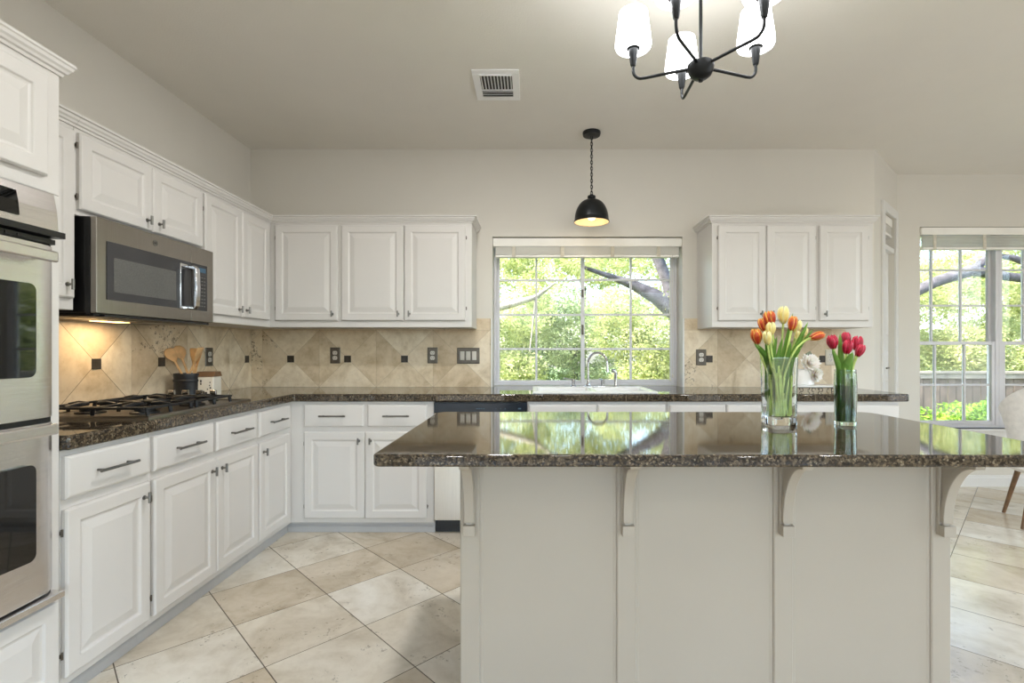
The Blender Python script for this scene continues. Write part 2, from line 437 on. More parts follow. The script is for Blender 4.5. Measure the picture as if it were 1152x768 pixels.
# narrow panelled door
d = MB().rect(.295, .685, .01, 2.03, [(0, 0), (0, .036), (.004, .04)], .08)
d1 = struct('door_1', angled(d), 'trimw')
b = MB()
for z0, z1 in ((.20, .80), (.92, 1.20), (1.32, 1.90)):
    b.rect(.355, .625, z0, z1, [(0, 0), (0, .004), (.01, .008), (.02, .002), (.03, .002), (.06, .009)], .0395)
angled(b).build('raised_panel', 'trimw', d1)
b = MB().lathe([(.0, 0), (.024, 0), (.026, .006), (.020, .014), (0, .016)], 20, cap=False)
b.xf(Matrix.Translation((.335, .04, 1.354)) @ Matrix.Rotation(PI/2, 4, 'X')); angled(b).build('deadbolt', 'nickel', d1, smooth='auto')
b = MB().tube([(.335, .04, 1.05), (.335, -.01, 1.05)], .009, 12); b.tube([(.335, -.01, 1.05), (.42, -.012, 1.05)], .008, 12)
angled(b).build('door_handle', 'nickel', d1, smooth='auto')
t1 = struct('window_3', angled(MB().rect(.295, .685, 2.072, 2.328, [(0, 0), (0, .04), (.025, .04), (.025, .015)], .10)), 'vinyl')
b = MB()
b.box(.300, .680, .012, .045, 2.255, 2.322)
for k in range(7): b.box(.305, .675, .018, .044, 2.185+.010*k, 2.189+.010*k)
b.box(.302, .678, .014, .048, 2.165, 2.182)
bl = thing('window_blind', 'small raised slatted blind in the transom above the narrow angled door', 'blind')
angled(b).build('slat_stack', 'slat', bl)

# nook wall in two layers (narrower opening inside), double window unit
NX0, NX1, NZ0, NZ1 = 3.419, 4.93, .507, 2.281
b = MB()
b.box(XN, NX0, YN, YN+.06, 0, H); b.box(NX1, XR, YN, YN+.06, 0, H); b.box(NX0, NX1, YN, YN+.06, 0, NZ0); b.box(NX0, NX1, YN, YN+.06, NZ1, H)
b.box(XN, 3.33, YN+.06, YN+.25, 0, H); b.box(5.02, XR, YN+.06, YN+.25, 0, H); b.box(3.33, 5.02, YN+.06, YN+.25, 0, NZ0-.02); b.box(3.33, 5.02, YN+.06, YN+.25, NZ1+.02, H)
struct('wall_nook', b, 'wall')
# right wall with tall windows, front wall with patio doors (both behind or beside the camera)
b = MB(); b.box(XR, XR+.2, YF, -2.2, 0, H); b.box(XR, XR+.2, 2.6, YN+.25, 0, H); b.box(XR, XR+.2, -2.2, 2.6, 0, .2); b.box(XR, XR+.2, -2.2, 2.6, 2.5, H)
struct('wall_right', b, 'wall')
b = MB(); b.box(XL, -1.9, YF-.2, YF, 0, H); b.box(3.7, XR, YF-.2, YF, 0, H); b.box(-1.9, 3.7, YF-.2, YF, 0, .12); b.box(-1.9, 3.7, YF-.2, YF, 2.55, H)
struct('wall_front', b, 'wall')

def window(name, x0, x1, y, z0, z1, fw, cols, rows, mw=.018, divider=None, depth=.06, parent=None):
    """frame, muntins and glass of a fixed sash; returns the frame"""
    f = MB()
    f.box(x0, x0+fw, y, y+depth, z0, z1); f.box(x1-fw, x1, y, y+depth, z0, z1)
    f.box(x0+fw, x1-fw, y, y+depth, z0, z0+fw); f.box(x0+fw, x1-fw, y, y+depth, z1-fw, z1)
    o = tag(f.build(name, 'vinyl', parent, bevel=.003), kind='structure') if not parent else f.build(name, 'vinyl', parent, bevel=.003)
    g = MB()
    for c in cols: g.box(c-mw/2, c+mw/2, y+.018, y+.040, z0+fw, z1-fw)
    for r in rows: g.box(x0+fw, x1-fw, y+.019, y+.039, r-mw/2, r+mw/2)
    g.build('glazing_bars', 'vinyl', o)
    MB().box(x0+fw, x1-fw, y+.027, y+.030, z0+fw, z1-fw).build('pane', 'pane', o)
    return o
S4 = 563/4.0
def zx(px, y): return (px-597.5)*y/563
def zz(py, y): return 1.198+(393.6-py)*y/563
yk = 4.0
wk = tag(MB().box(WX0, WX1, yk-.005, yk+.075, .914, .932).build('window_1', 'vinyl', bevel=.003), kind='structure')
b = MB(); b.box(WX0, WX0+.022, yk, yk+.07, .932, WZ1); b.box(WX1-.022, WX1, yk, yk+.07, .932, WZ1); b.box(WX0+.022, WX1-.022, yk, yk+.07, WZ1-.03, WZ1)
b.build('window_frame', 'vinyl', wk, bevel=.003)
rows = [zz(p, yk+.03) for p in (392.4, 353.9, 314.8)]
s1 = window('sash', WX0+.022, .425, yk+.03, .932, WZ1-.03, .022, [zx(603.4, yk+.05)], rows, .016, depth=.03, parent=wk)
s2 = window('sash', .398, WX1-.022, yk+.002, .932, WZ1-.03, .030, [zx(709.5, yk+.03)], rows, .016, depth=.026, parent=wk)
b = MB().box(.402, .418, yk-.012, yk+.002, 1.32, 1.40); b.box(.404, .414, yk-.02, yk-.01, 1.34, 1.38); b.box(.402, .418, yk-.012, yk+.002, 1.62, 1.68)
b.build('sash_latch', 'pewter', wk)

def dbl_window(name, x0, x1, cols):
    y = YN+.065
    o = MB(); o.box(x0, x0+.03, y, y+.09, NZ0, NZ1); o.box(x1-.03, x1, y, y+.09, NZ0, NZ1); o.box(x0+.03, x1-.03, y, y+.09, NZ0, NZ0+.03); o.box(x0+.03, x1-.03, y, y+.09, NZ1-.03, NZ1)
    o = tag(o.build(name, 'vinyl', bevel=.003), kind='structure')
    window('upper_sash', x0+.03, x1-.03, y+.045, 1.245, NZ1-.03, .026, cols, [1.60, 1.922], .016, depth=.03, parent=o)
    window('lower_sash', x0+.03, x1-.03, y+.005, NZ0+.03, 1.275, .030, cols, [.885], .016, depth=.03, parent=o)
    return o
dbl_window('window_2', 3.335, 4.175, [3.625, 3.890])
dbl_window('window_4', 4.176, 5.015, [4.46, 4.725])
b = MB().box(NX0-.04, NX1+.04, YN-.035, YN+.06, NZ0-.022, NZ0); b.box(NX0-.02, NX1+.02, YN-.014, YN, NZ0-.095, NZ0-.022)
struct('trim_2', b, 'trimw', bevel=.004)
# windows out of frame
for nm, cen, wid in (('window_5', .9, 5.6),):
    b = MB()
    for k in range(5): b.box(-1.9+k*1.39, -1.9+k*1.39+.04, YF-.08, YF-.03, .12, 2.55)
    b.box(-1.9, 3.7, YF-.08, YF-.03, .12, .17); b.box(-1.9, 3.7, YF-.08, YF-.03, 2.5, 2.55)
    o = struct(nm, b, 'vinyl'); MB().box(-1.9, 3.7, YF-.06, YF-.055, .12, 2.55).build('pane', 'pane', o)
b = MB()
for k in range(5): b.box(XR+.03, XR+.08, -2.2+k*1.19, -2.2+k*1.19+.04, .2, 2.5)
b.box(XR+.03, XR+.08, -2.2, 2.6, .2, .25); b.box(XR+.03, XR+.08, -2.2, 2.6, 2.45, 2.5); b.box(XR+.03, XR+.08, -2.2, 2.6, 1.3, 1.34)
o = struct('window_6', b, 'vinyl'); MB().box(XR+.055, XR+.06, -2.2, 2.6, .2, 2.5).build('pane', 'pane', o)

# baseboards
bp = [(0, 0), (-.014, 0), (-.014, .075), (-.009, .083), (-.006, .095), (0, .10)]
struct('baseboard_nook', MB().prism([(YN+p[0], p[1]) for p in bp], 'x', XN, XR), 'trimw')
struct('baseboard_right', MB().prism([(XR+p[0], p[1]) for p in bp], 'y', -3.19, YN-.015), 'trimw')
struct('baseboard_back', MB().prism([(YB+p[0], p[1]) for p in bp], 'x', 2.395, XC), 'trimw')
b = MB().prism([(p[0], p[1]) for p in bp], 'x', 0, .205); struct('baseboard_corner', angled(b), 'trimw')

# ------------------------------------------------------------------ blinds
def blind(x0, x1, y, ztop, zval, zst, tapes, label, cords=()):
    r = thing('window_blind', label, 'blind', ((x0+x1)/2, y, zst)); L = (-(x0+x1)/2, -y, -zst)
    T = Matrix.Translation(L)
    MB().box(x0, x1, y-.062, y-.050, zval, ztop-.006).box(x0, x0+.012, y-.05, y-.005, zval, ztop-.006).box(x1-.012, x1, y-.05, y-.005, zval, ztop-.006).xf(T).build('valance', 'slat', r, bevel=.003)
    MB().box(x0+.015, x1-.015, y-.048, y-.008, zval+.015, ztop-.004).xf(T).build('head_rail', 'slat', r)
    b = MB(); n = 9; hh = zval-.0-(zst+.022)
    for k in range(n):
        z = zst+.024+hh*k/n; b.box(x0+.02, x1-.02, y-.050, y-.004, z, z+.0035)
    b.xf(T).build('slat_stack', 'slat', r)
    MB().box(x0+.018, x1-.018, y-.052, y-.004, zst, zst+.020).xf(T).build('bottom_rail', 'slat', r, bevel=.004)
    for t in tapes:
        MB().box(t-.014, t+.014, y-.0545, y-.0525, zst+.002, zval+.01).xf(T).build('ladder_tape', 'tape', r)
    for (cx, z1) in cords:
        MB().tube([(cx, y-.055, zst+.02), (cx, y-.055, z1+.03)], .0014, 6).lathe([(.002, .03), (.006, .02), (.007, .005), (.003, 0)], 10, (cx, y-.055, z1)).xf(T).build('pull_cord', 'socket', r)
    return r
blind(WX0+.002, WX1-.002, YB+.075, WZ1-.002, 1.198+(393.6-277.2)*3.87/563, 1.198+(393.6-290)*3.9/563, [zx(578, 3.87), zx(632.5, 3.87), zx(689, 3.87), zx(741, 3.87)],
      'white raised slatted blind at the top of the sink window', [(zx(754, 3.87), .955), (zx(756.5, 3.87), .985)])
blind(NX0+.002, NX1-.002, YN+.045, NZ1-.002, 1.198+(393.6-264)*4.38/563, 1.198+(393.6-280.6)*4.40/563, [zx(1053, 4.38), zx(1109, 4.38), 4.45, 4.85],
      'white raised slatted blind across the top of the nook window')

# ------------------------------------------------------------------ cabinets
DOORP = [(0, 0), (0, .013), (.0055, .020), (.050, .020), (.055, .0135), (.062, .0125), (.090, .0195), (.094, .0205)]
DRAWP = [(0, 0), (0, .013), (.0055, .0185), (.010, .020)]
def door(root, x0, x1, z0, z1, yf, knob=None, hinge=None, kz=None):
    o = MB().rect(x0, x1, z0, z1, DOORP, yf).build('door', 'white', root, bevel=.0015, seg=1)
    if knob:
        kx = x1-.036 if knob == 'r' else x0+.036
        k = MB(); k.tube([(kx, yf-.0195, kz), (kx, yf-.043, kz)], .0045, 10); k.lathe([(.009, 0), (.009, .003)], 12, (0, 0, 0))
        # rosette turned to face the room
        s = k.mark()-24
        k.xf(Matrix.Translation((kx, yf-.0195, kz)) @ Matrix.Rotation(PI/2, 4, 'X'), s)
        k.tube([(kx, yf-.043, kz-.021), (kx, yf-.043, kz+.021)], .0055, 12)
        k.build('knob', 'nickel', o, smooth='auto')
    if hinge:
        hx = x0-.003 if hinge == 'l' else x1+.003
        for hz in (z0+.10*(z1-z0)+.02, z1-.10*(z1-z0)-.02):
            MB().tube([(hx, yf-.006, hz-.012), (hx, yf-.006, hz+.012)], .0032, 8).box(hx-.004, hx+.004, yf-.004, yf, hz-.006, hz+.006).build('hinge', 'pewter', o)
    return o
def drawer(root, x0, x1, z0, z1, yf, pull=.17):
    o = MB().rect(x0, x1, z0, z1, DRAWP, yf).build('drawer', 'white', root)
    if pull:
        cx = (x0+x1)/2; cz = (z0+z1)/2
        b = MB().tube([(cx-pull/2, yf-.050, cz), (cx+pull/2, yf-.050, cz)], .0055, 12)
        for s in (-.38, .38): b.tube([(cx+s*pull, yf-.0195, cz), (cx+s*pull, yf-.050, cz)], .0045, 10)
        b.build('bar_pull', 'nickel', o, smooth='auto')
    return o
def crown_profile(p=.033):
    # (outwards, z): stepped cove crown, top at 2.142
    return [(0, 2.094), (.006, 2.094), (.008, 2.103), (.015, 2.106), (.018, 2.114), (.024, 2.120), (.026, 2.130), (p, 2.133), (p, 2.142), (0, 2.142)]
E = .0006
def base_cab(label, loc, rz, w, doors=(), drawers=(), kick_extra=0, kick=True, fillz=.865, group=None):
    r = thing('base_cabinet', label, 'cabinet', loc, rz, group)
    MB().box(E, w-E, -.60, -.003, .078, fillz-.001).build('carcass', 'white', r, bevel=.0015, seg=1)
    if kick:
        b = MB().box(E, w-E+kick_extra, -.545, -.01, .0, .077)
        b.prism([(-.557, 0), (-.546, 0), (-.546, .042), (-.550, .040), (-.555, .032)], 'x', E, w-E+kick_extra)
        b.build('toe_kick', 'toe', r)
    for x0, x1, knob, hinge in doors: door(r, x0, x1, .109, .668, -.6005, knob, hinge, .612)
    for x0, x1 in drawers: drawer(r, x0, x1, .702, .845, -.6005)
    return r
RL = PI/2
base_cab('narrow white base cabinet beside the oven tower, one drawer over one door', (XL, 1.654, 0), RL, 2.035-1.654,
         [(.004, .370, 'r', 'l')], [(.004, .370)])
base_cab('white double-door base cabinet under the gas cooktop', (XL, 2.035, 0), RL, .80,
         [(.012, .4135, 'r', 'l'), (.419, .790, 'l', None)], [(.012, .395), (.419, .778)])
base_cab('white base cabinet nearest the inner corner on the left run, one drawer over one door', (XL, 2.835, 0), RL, 3.249-2.835,
         [(.006, .366, 'l', None)], [(.006, .366)], kick_extra=.054)
X0 = XL+.001
def bx(v): return v-X0
base_cab('white corner base cabinet left of the dishwasher, two doors under two drawers', (X0, YB, 0), 0, -.631-X0,
         [(bx(-1.468), bx(-1.0755), 'r', 'l'), (bx(-1.0725), bx(-.675), 'l', 'r')], [(bx(-1.468), bx(-1.083)), (bx(-1.058), bx(-.675))])
base_cab('white sink base cabinet right of the dishwasher below the window', (-.025, YB, 0), 0, .905,
         [(.012, .446, 'r', None), (.456, .892, 'l', None)], [])
sc = [o for o in COL.objects if o.name.startswith('base_cabinet')][-1]
for a, bb in ((.012, .446), (.456, .892)): drawer(sc, a, bb, .702, .845, -.6005, None)
base_cab('white base cabinet below the right wall cabinet, next to the sink cabinet', (.882, YB, 0), 0, .76,
         [(.012, .374, 'r', None), (.384, .748, 'l', None)], [(.012, .374), (.384, .748)])
base_cab('white base cabinet at the right end of the back counter', (1.643, YB, 0), 0, .747,
         [(.012, .366, 'r', None), (.376, .735, 'l', None)], [(.012, .366), (.376, .735)])

def wall_cab(label, loc, rz, w, z0, doors, kz, crown_l=False, crown_r=False, dz=(1.404, 2.075), depth=.32, crown_x0=0, crown_x1=None):
    r = thing('wall_cabinet', label, 'cabinet', loc, rz)
    b = MB().box(E, w-E, -depth, -.003, z0, 2.110)
    b.build('carcass', 'white', r, bevel=.0015, seg=1)
    for x0, x1, knob, hinge in doors: door(r, x0, x1, dz[0], dz[1], -depth-.0005, knob, hinge, kz)
    P = crown_profile(); b = MB(); x1 = w if crown_x1 is None else crown_x1; n = len(P)
    # mitred crown: sections at the ends
    secs = []
    if crown_l: secs += [[(-p, -.004, z) for p, z in P], [(-p, -depth-.0005-p, z) for p, z in P]]
    else: secs += [[(crown_x0, -depth-.0005-p, z) for p, z in P]]
    if crown_r: secs += [[(w+p, -depth-.0005-p, z) for p, z in P], [(w+p, -.004, z) for p, z in P]]
    else: secs += [[(x1, -depth-.0005-p, z) for p, z in P]]
    if crown_x0 < 0: secs[0] = [(crown_x0, -depth-.0005-p, z) for p, z in P]
    for s in secs: b.v += s
    for i in range(len(secs)-1):
        for j in range(n):
            k = (j+1) % n; b.f.append((i*n+j, i*n+k, (i+1)*n+k, (i+1)*n+j))
    b.f.append(tuple(range(n))); b.f.append(tuple((len(secs)-1)*n+j for j in range(n)))
    b.build('crown_moulding', 'white', r)
    return r
wall_cab('narrow white wall cabinet between the oven tower and the microwave', (XL, 1.655, 0), RL, 2.010-1.655, 1.3585, [(.02, .342, 'r', None)], 1.456)
wall_cab('short white double-door wall cabinet above the microwave', (XL, 2.011, 0), RL, .773, 1.7440, [(.010, .394, 'r', 'l'), (.399, .766, 'l', None)], 1.812, dz=(1.766, 2.075))
wall_cab('white double-door wall cabinet between the microwave and the inner corner', (XL, 2.785, 0), RL, 3.529-2.785, 1.3585, [(.011, .367, 'r', 'l'), (.374, .696, 'l', None)], 1.451, crown_x1=3.529-2.785-.0)
wall_cab('white three-door wall cabinet left of the sink window', (X0, YB, 0), 0, -.4175-X0, 1.3585,
         [(bx(-1.7986), bx(-1.357), 'r', 'l'), (bx(-1.3335), bx(-.8955), 'r', None), (bx(-.8905), bx(-.4595), 'l', 'r')], 1.451, crown_r=True, crown_x0=.0)
wall_cab('white three-door wall cabinet right of the sink window', (1.275, YB, 0), 0, 2.410-1.275, 1.3585,
         [(.040, .375, 'r', 'l'), (.380, .725, 'l', 'r'), (.751, 1.096, 'l', 'r')], 1.451, crown_l=True, crown_r=True)

# ------------------------------------------------------------------ oven tower
TY0, TY1 = .80, 1.653; TW = TY1-TY0
r = thing('oven_tower_cabinet', 'tall white cabinet tower at the left edge housing the double wall oven', 'cabinet', (XL, TY0, 0), RL)
b = MB(); b.box(E, TW-E, -.60, -.003, .078, .395); b.box(E, TW-E, -.60, -.003, 1.705, 2.110); b.box(E, .035, -.60, -.003, .396, 1.704); b.box(TW-.032, TW-E, -.60, -.003, .396, 1.704); b.box(.036, TW-.033, -.04, -.003, .396, 1.704)
b.build('carcass', 'white', r, bevel=.0015, seg=1)
MB().box(E, TW-E, -.545, -.01, 0, .077).build('toe_kick', 'toe', r)
door(r, .010, TW/2-.003, 1.752, 2.075, -.6005, 'r', None, 1.80); door(r, TW/2+.003, TW-.055, 1.752, 2.075, -.6005, 'l', None, 1.80)
drawer_o = MB().rect(.010, TW-.018, .10, .385, DOORP, -.6005).build('drawer', 'white', r)
P = [(p*1.0, z+.007) for p, z in crown_profile(.030)]; n = len(P); b = MB()
secs = [[(E, -.6005-p, z) for p, z in P], [(TW+p, -.6005-p, z) for p, z in P], [(TW+p, -.40, z) for p, z in P]]
for s in secs: b.v += s
for i in range(2):
    for j in range(n):
        k = (j+1) % n; b.f.append((i*n+j, i*n+k, (i+1)*n+k, (i+1)*n+j))
b.f.append(tuple(range(n))); b.f.append(tuple(2*n+j for j in range(n)))
b.build('crown_moulding', 'white', r)

def pt(y, z, x): return (y-TY0, -(x-XL), z)
OX0, OX1 = .040, TW-.036      # local along the wall
r = thing('wall_oven', 'stainless double wall oven built into the white tower', 'oven', (XL, TY0, .398), RL)
zo = .398
T = Matrix.Translation((0, 0, -zo))
MB().box(OX0, OX1, -.606, -.045, .400, 1.702).xf(T).build('oven_body', 'black', r)
def oven_door(z0, z1, gz0, gz1, hz, lab):
    # bowed door skin: outline in (x, depth) extruded in z, rounded at the ends
    n = 22; b = MB(); pts = []
    for i in range(n+1):
        t = i/n; x = OX0 + (OX1-OX0)*t
        e = min(t, 1-t)*(OX1-OX0)
        yy = -.628 - .012*(1-(2*t-1)**2) + (.018*(1-min(1, e/.02))**2)
        pts.append((x, yy))
    pts += [(OX1, -.607), (OX0, -.607)]
    b.prism(pts, 'z', z0, z1); b.xf(T)
    o = b.build('oven_door', 'steel', r, bevel=.003, smooth='auto')
    gx1 = OX1-.065-.022; gx0 = OX0+.10
    # rounded glass
    rr = .022; out = []
    for cx, cz, a0 in ((gx1-rr, gz1-rr, 0), (gx0+rr, gz1-rr, PI/2), (gx0+rr, gz0+rr, PI), (gx1-rr, gz0+rr, 1.5*PI)):
        out += arc(cx, cz, rr, a0, a0+PI/2, 6)
    MB().prism(out, 'y', -.640, -.6455).xf(T).build('oven_window', 'dglass', o)
    # flat bowed bar handle on two posts
    hb = MB(); m = 16; hp = []
    for i in range(m+1):
        t = i/m; hp.append((OX0+.03+(OX1-OX0-.085)*t, -.685-.015*(1-(2*t-1)**2)))
    hp2 = [(x, y+.016) for x, y in hp[::-1]]
    hb.prism(hp+hp2, 'z', hz-.017, hz+.017)
    for x in (OX0+.055, OX1-.085): hb.box(x, x+.022, -.680, -.636, hz-.011, hz+.011)
    hb.xf(T).build('oven_handle', 'steel', o, bevel=.005, smooth='auto')
    return o
oven_door(.985, 1.530, 1.115, 1.400, 1.487, 'upper')
oven_door(.430, .968, .556, .850, .953, 'lower')
cp = MB().prism([(-.607, 1.578), (-.632, 1.578), (-.628, 1.640), (-.616, 1.700), (-.607, 1.700)], 'x', OX0, OX1).xf(T).build('control_panel', 'steel', r, bevel=.002)
MB().prism([(-.631, 1.600), (-.6345, 1.600), (-.6305, 1.642), (-.6235, 1.676), (-.620, 1.676)], 'x', OX0+.12, OX1-.125).xf(T).build('display', 'dglass', cp, bevel=.002)
b = MB().box(OX0, OX1+.004, -.650, -.607, 1.556, 1.575).box(OX0, OX1-.01, -.630, -.607, 1.534, 1.550)
for k in range(18): b.box(OX0+.05+k*.035, OX0+.075+k*.035, -.634, -.631, 1.538, 1.546)
b.xf(T).build('vent_grille', 'black', r)
MB().box(OX0, OX1+.004, -.650, -.607, .402, .424).xf(T).build('bottom_trim', 'steel', r, bevel=.003)

# ------------------------------------------------------------------ over-the-range microwave
MY0, MY1 = 2.032, 2.783; MW = MY1-MY0
r = thing('microwave', 'stainless over-the-range microwave with black door glass above the cooktop', 'microwave', (XL, MY0, 1.345), RL)
T = Matrix.Translation((0, 0, -1.345))
MB().box(.002, MW-.002, -.345, -.003, 1.352, 1.7435).xf(T).build('housing', 'black', r, bevel=.002)
b = MB().prism([(-.345, 1.345), (-.365, 1.345), (-.365, 1.742), (-.345, 1.742)], 'x', .001, MW-.001)
b.xf(T).build('front_surround', 'black', r)
dsp = MB().box(.001, .570, -.391, -.366, 1.349, 1.742).xf(T).build('door', 'steelm', r, bevel=.003)
csp = MB().box(.5715, MW-.001, -.391, -.366, 1.349, 1.742).xf(T).build('control_surround', 'steelm', r, bevel=.003)
def rr_out(x0, x1, z0, z1, q):
    o = []
    for cx, cz, a0 in ((x1-q, z1-q, 0), (x0+q, z1-q, PI/2), (x0+q, z0+q, PI), (x1-q, z0+q, 1.5*PI)): o += arc(cx, cz, q, a0, a0+PI/2, 4)
    return o
MB().prism(rr_out(.050, .5690, 1.408, 1.652, .004), 'y', -.3905, -.3935).xf(T).build('door_glass', 'mpanel', dsp)
MB().prism(rr_out(.084, .455, 1.443, 1.588, .004), 'y', -.3930, -.3945).xf(T).build('viewing_screen', 'mglass', dsp)
cpn = MB().prism(rr_out(.5730, .694, 1.408, 1.652, .004), 'y', -.3905, -.3935).xf(T).build('keypad', 'mpanel', csp)
MB().box(.625, .680, -.3945, -.3935, 1.612, 1.636).xf(T).build('display', 'display', csp)
b = MB()
for i in range(3):
    for j in range(9): b.box(.626+i*.020, .638+i*.020, -.3942, -.3935, 1.430+j*.019, 1.4345+j*.019)
b.xf(T).build('key_markings', 'nickel', csp)
b = MB()
# bow handle: flat strap standing off the door
hx0, hx1 = .486, .566
path = [(-.392, 1.628), (-.425, 1.632), (-.440, 1.615), (-.444, 1.520), (-.440, 1.425), (-.425, 1.407), (-.392, 1.411)]
inner = [(-.392, 1.611), (-.418, 1.613), (-.427, 1.604), (-.431, 1.520), (-.427, 1.436), (-.418, 1.426), (-.392, 1.428)]
b.prism(path+inner[::-1], 'x', .534, .566)
b.box(.480, .5345, -.400, -.392, 1.618, 1.636); b.box(.480, .5345, -.400, -.392, 1.404, 1.420); b.box(.478, .486, -.400, -.392, 1.404, 1.636)
b.xf(T).build('handle', 'chrome', dsp, bevel=.003, smooth='auto')
# round monogram badge
b = MB()
b.lathe([(.0145, 0), (.0145, .0022), (.0125, .0022), (.0125, .0008), (.0, .0008)], 28, cap=False)
b.xf(T @ Matrix.Translation((.320, -.391, 1.700)) @ Matrix.Rotation(PI/2, 4, 'X')); b.build('badge_ring', 'nickel', dsp, smooth='auto')
def text_mesh(txt, size, name, mat, parent, m, ext=.0006):
    cu = bpy.data.curves.new(name, 'FONT'); cu.body = txt; cu.size = size; cu.extrude = ext; cu.align_x = 'CENTER'; cu.align_y = 'CENTER'
    tmp = bpy.data.objects.new(name, cu); COL.objects.link(tmp)
    dg = bpy.context.evaluated_depsgraph_get(); me = bpy.data.meshes.new_from_object(tmp.evaluated_get(dg))
    bpy.data.objects.remove(tmp); me.transform(m); me.materials.clear(); me.materials.append(M[mat])
    o = bpy.data.objects.new(name, me); COL.objects.link(o); o.parent = parent; return o
text_mesh('GE', .013, 'badge_letters', 'ink', dsp, T @ Matrix.Translation((.320, -.3925, 1.700)) @ Matrix.Rotation(PI/2, 4, 'X') @ Matrix.Shear('XY', 4, (0, 0)))
b = MB().box(.01, MW-.01, -.372, -.02, 1.3355, 1.3515).box(.04, MW-.06, -.392, -.370, 1.336, 1.344)
b.xf(T).build('underside_panel', 'black', r)
b = MB().box(.06, .34, -.32, -.18, 1.3325, 1.3350).box(.40, .64, -.32, -.18, 1.3325, 1.3350); b.xf(T).build('grease_filter', 'nickel', r)
hl = MB().box(.30, .46, -.16, -.10, 1.3320, 1.3350).xf(T).build('cooking_light', 'hoodlamp', r)
lo = lamp('cooking_light_beam', 'AREA', 1.3, (1, .74, .44), (.38, -.13, 1.3290-1.345), (0, 0, 0), .18, .06); lo.parent = r

# ------------------------------------------------------------------ dishwasher
r = thing('dishwasher', 'stainless dishwasher with black control strip between base cabinets', 'dishwasher', (-.6295, YB, 0), 0)
MB().box(.001, .602, -.590, -.01, .10, .860).build('tub', 'black', r)
MB().box(.002, .601, -.618, -.591, .098, .790).build('door', 'steeld', r, bevel=.003)
cs = MB().box(.002, .601, -.622, -.591, .793, .856).build('control_strip', 'navy', r, bevel=.003)
b = MB()  # glowing bars stand in for the tiny brand text and a light
for k in range(6): b.box(.275+k*.010, .281+k*.010, -.6226, -.6219, .818, .824)
for k in range(3): b.box(.40+k*.03, .405+k*.03, -.6226, -.6219, .818, .822)
b.box(.545, .565, -.6226, -.6219, .816, .824); b.build('text_and_light_bars', 'display', cs)
MB().box(.003, .600, -.552, -.40, .002, .094).build('toe_panel', 'black', r)

# ------------------------------------------------------------------ counter tops
def slab(xs, ys, keep, z0, z1):
    b = MB(); xs = sorted(xs); ys = sorted(ys); idx = {}
    def V(i, j, z):
        k = (i, j, z)
        if k not in idx: idx[k] = len(b.v); b.v.append((xs[i], ys[j], z))
        return idx[k]
    ok = lambda i, j: 0 <= i < len(xs)-1 and 0 <= j < len(ys)-1 and keep((xs[i]+xs[i+1])/2, (ys[j]+ys[j+1])/2)
    for i in range(len(xs)-1):
        for j in range(len(ys)-1):
            if not ok(i, j): continue
            b.f.append((V(i, j, z1), V(i+1, j, z1), V(i+1, j+1, z1), V(i, j+1, z1)))
            b.f.append((V(i, j, z0), V(i, j+1, z0), V(i+1, j+1, z0), V(i+1, j, z0)))
            if not ok(i-1, j): b.f.append((V(i, j, z0), V(i, j, z1), V(i, j+1, z1), V(i, j+1, z0)))
            if not ok(i+1, j): b.f.append((V(i+1, j, z0), V(i+1, j+1, z0), V(i+1, j+1, z1), V(i+1, j, z1)))
            if not ok(i, j-1): b.f.append((V(i, j, z0), V(i+1, j, z0), V(i+1, j, z1), V(i, j, z1)))
            if not ok(i, j+1): b.f.append((V(i, j+1, z0), V(i, j+1, z1), V(i+1, j+1, z1), V(i+1, j+1, z0)))
    return b
SX0, SX1, SY0, SY1 = .010, .830, 3.275, 3.765
CX, CY, CE = -1.530, 3.222, 2.437
def keep(x, y):
    inL = (XL < x < CX and 1.655 < y < YB); inB = (XL < x < CE and CY < y < YB); inW = (WX0 < x < WX1 and YB < y < yk-.006)
    hole = SX0+.02 < x < SX1-.02 and SY0+.02 < y < SY1-.02
    return (inL or inB or inW) and not hole
b = slab([XL+.0005, CX, WX0+.001, SX0+.02, SX1-.02, WX1-.001, CE], [1.6555, CY, SY0+.02, SY1-.02, YB-.0005, yk-.006], keep, .865, .914)
tag(b.build('kitchen_countertop', 'granite_t', bevel=.009, seg=3, smooth='auto'), 'L-shaped brown speckled granite tile worktop along the left and back walls', 'countertop')

# ------------------------------------------------------------------ backsplash with dark accent tiles
r = thing('tile_backsplash', 'beige travertine tile backsplash cut into triangles along the back wall left of the window', 'backsplash', (0, 0, 0))
MB().box(XL+.011, WX0-.012, YB-.010, YB, .9145, 1.440).build('tile_field', 'splash_x', r)
for k in range(4):
    x = -.316-.4367*(k+.5)
    if k != 0: MB().box(x-.026, x+.026, YB-.013, YB-.0101, 1.129-.026, 1.129+.026).build('accent_tile', 'accent', r)
r = thing('tile_backsplash', 'beige travertine tile backsplash on the back wall right of the window', 'backsplash', (0, 0, 0))
MB().box(WX1+.012, 2.412, YB-.010, YB, .9145, 1.440).build('tile_field', 'splash_x', r)
for x in (1.366, 1.800, 2.237): MB().box(x-.026, x+.026, YB-.013, YB-.0101, 1.129-.026, 1.129+.026).build('accent_tile', 'accent', r)
r = thing('tile_backsplash', 'beige travertine tile backsplash on the left wall behind the cooktop', 'backsplash', (0, 0, 0))
MB().box(XL, XL+.010, 1.655, YB-.0105, .9145, 1.440).build('tile_field', 'splash_y', r)
for k in range(-2, 3):
    y = 2.690+.4367*(k+.5)
    if y < 3.8: MB().box(XL+.0101, XL+.013, y-.026, y+.026, 1.129-.026, 1.129+.026).build('accent_tile', 'accent', r)
struct('trim_3', MB().box(WX0-.0115, WX0, YB-.011, YB+.0, .9145, 1.441), 'trimw')
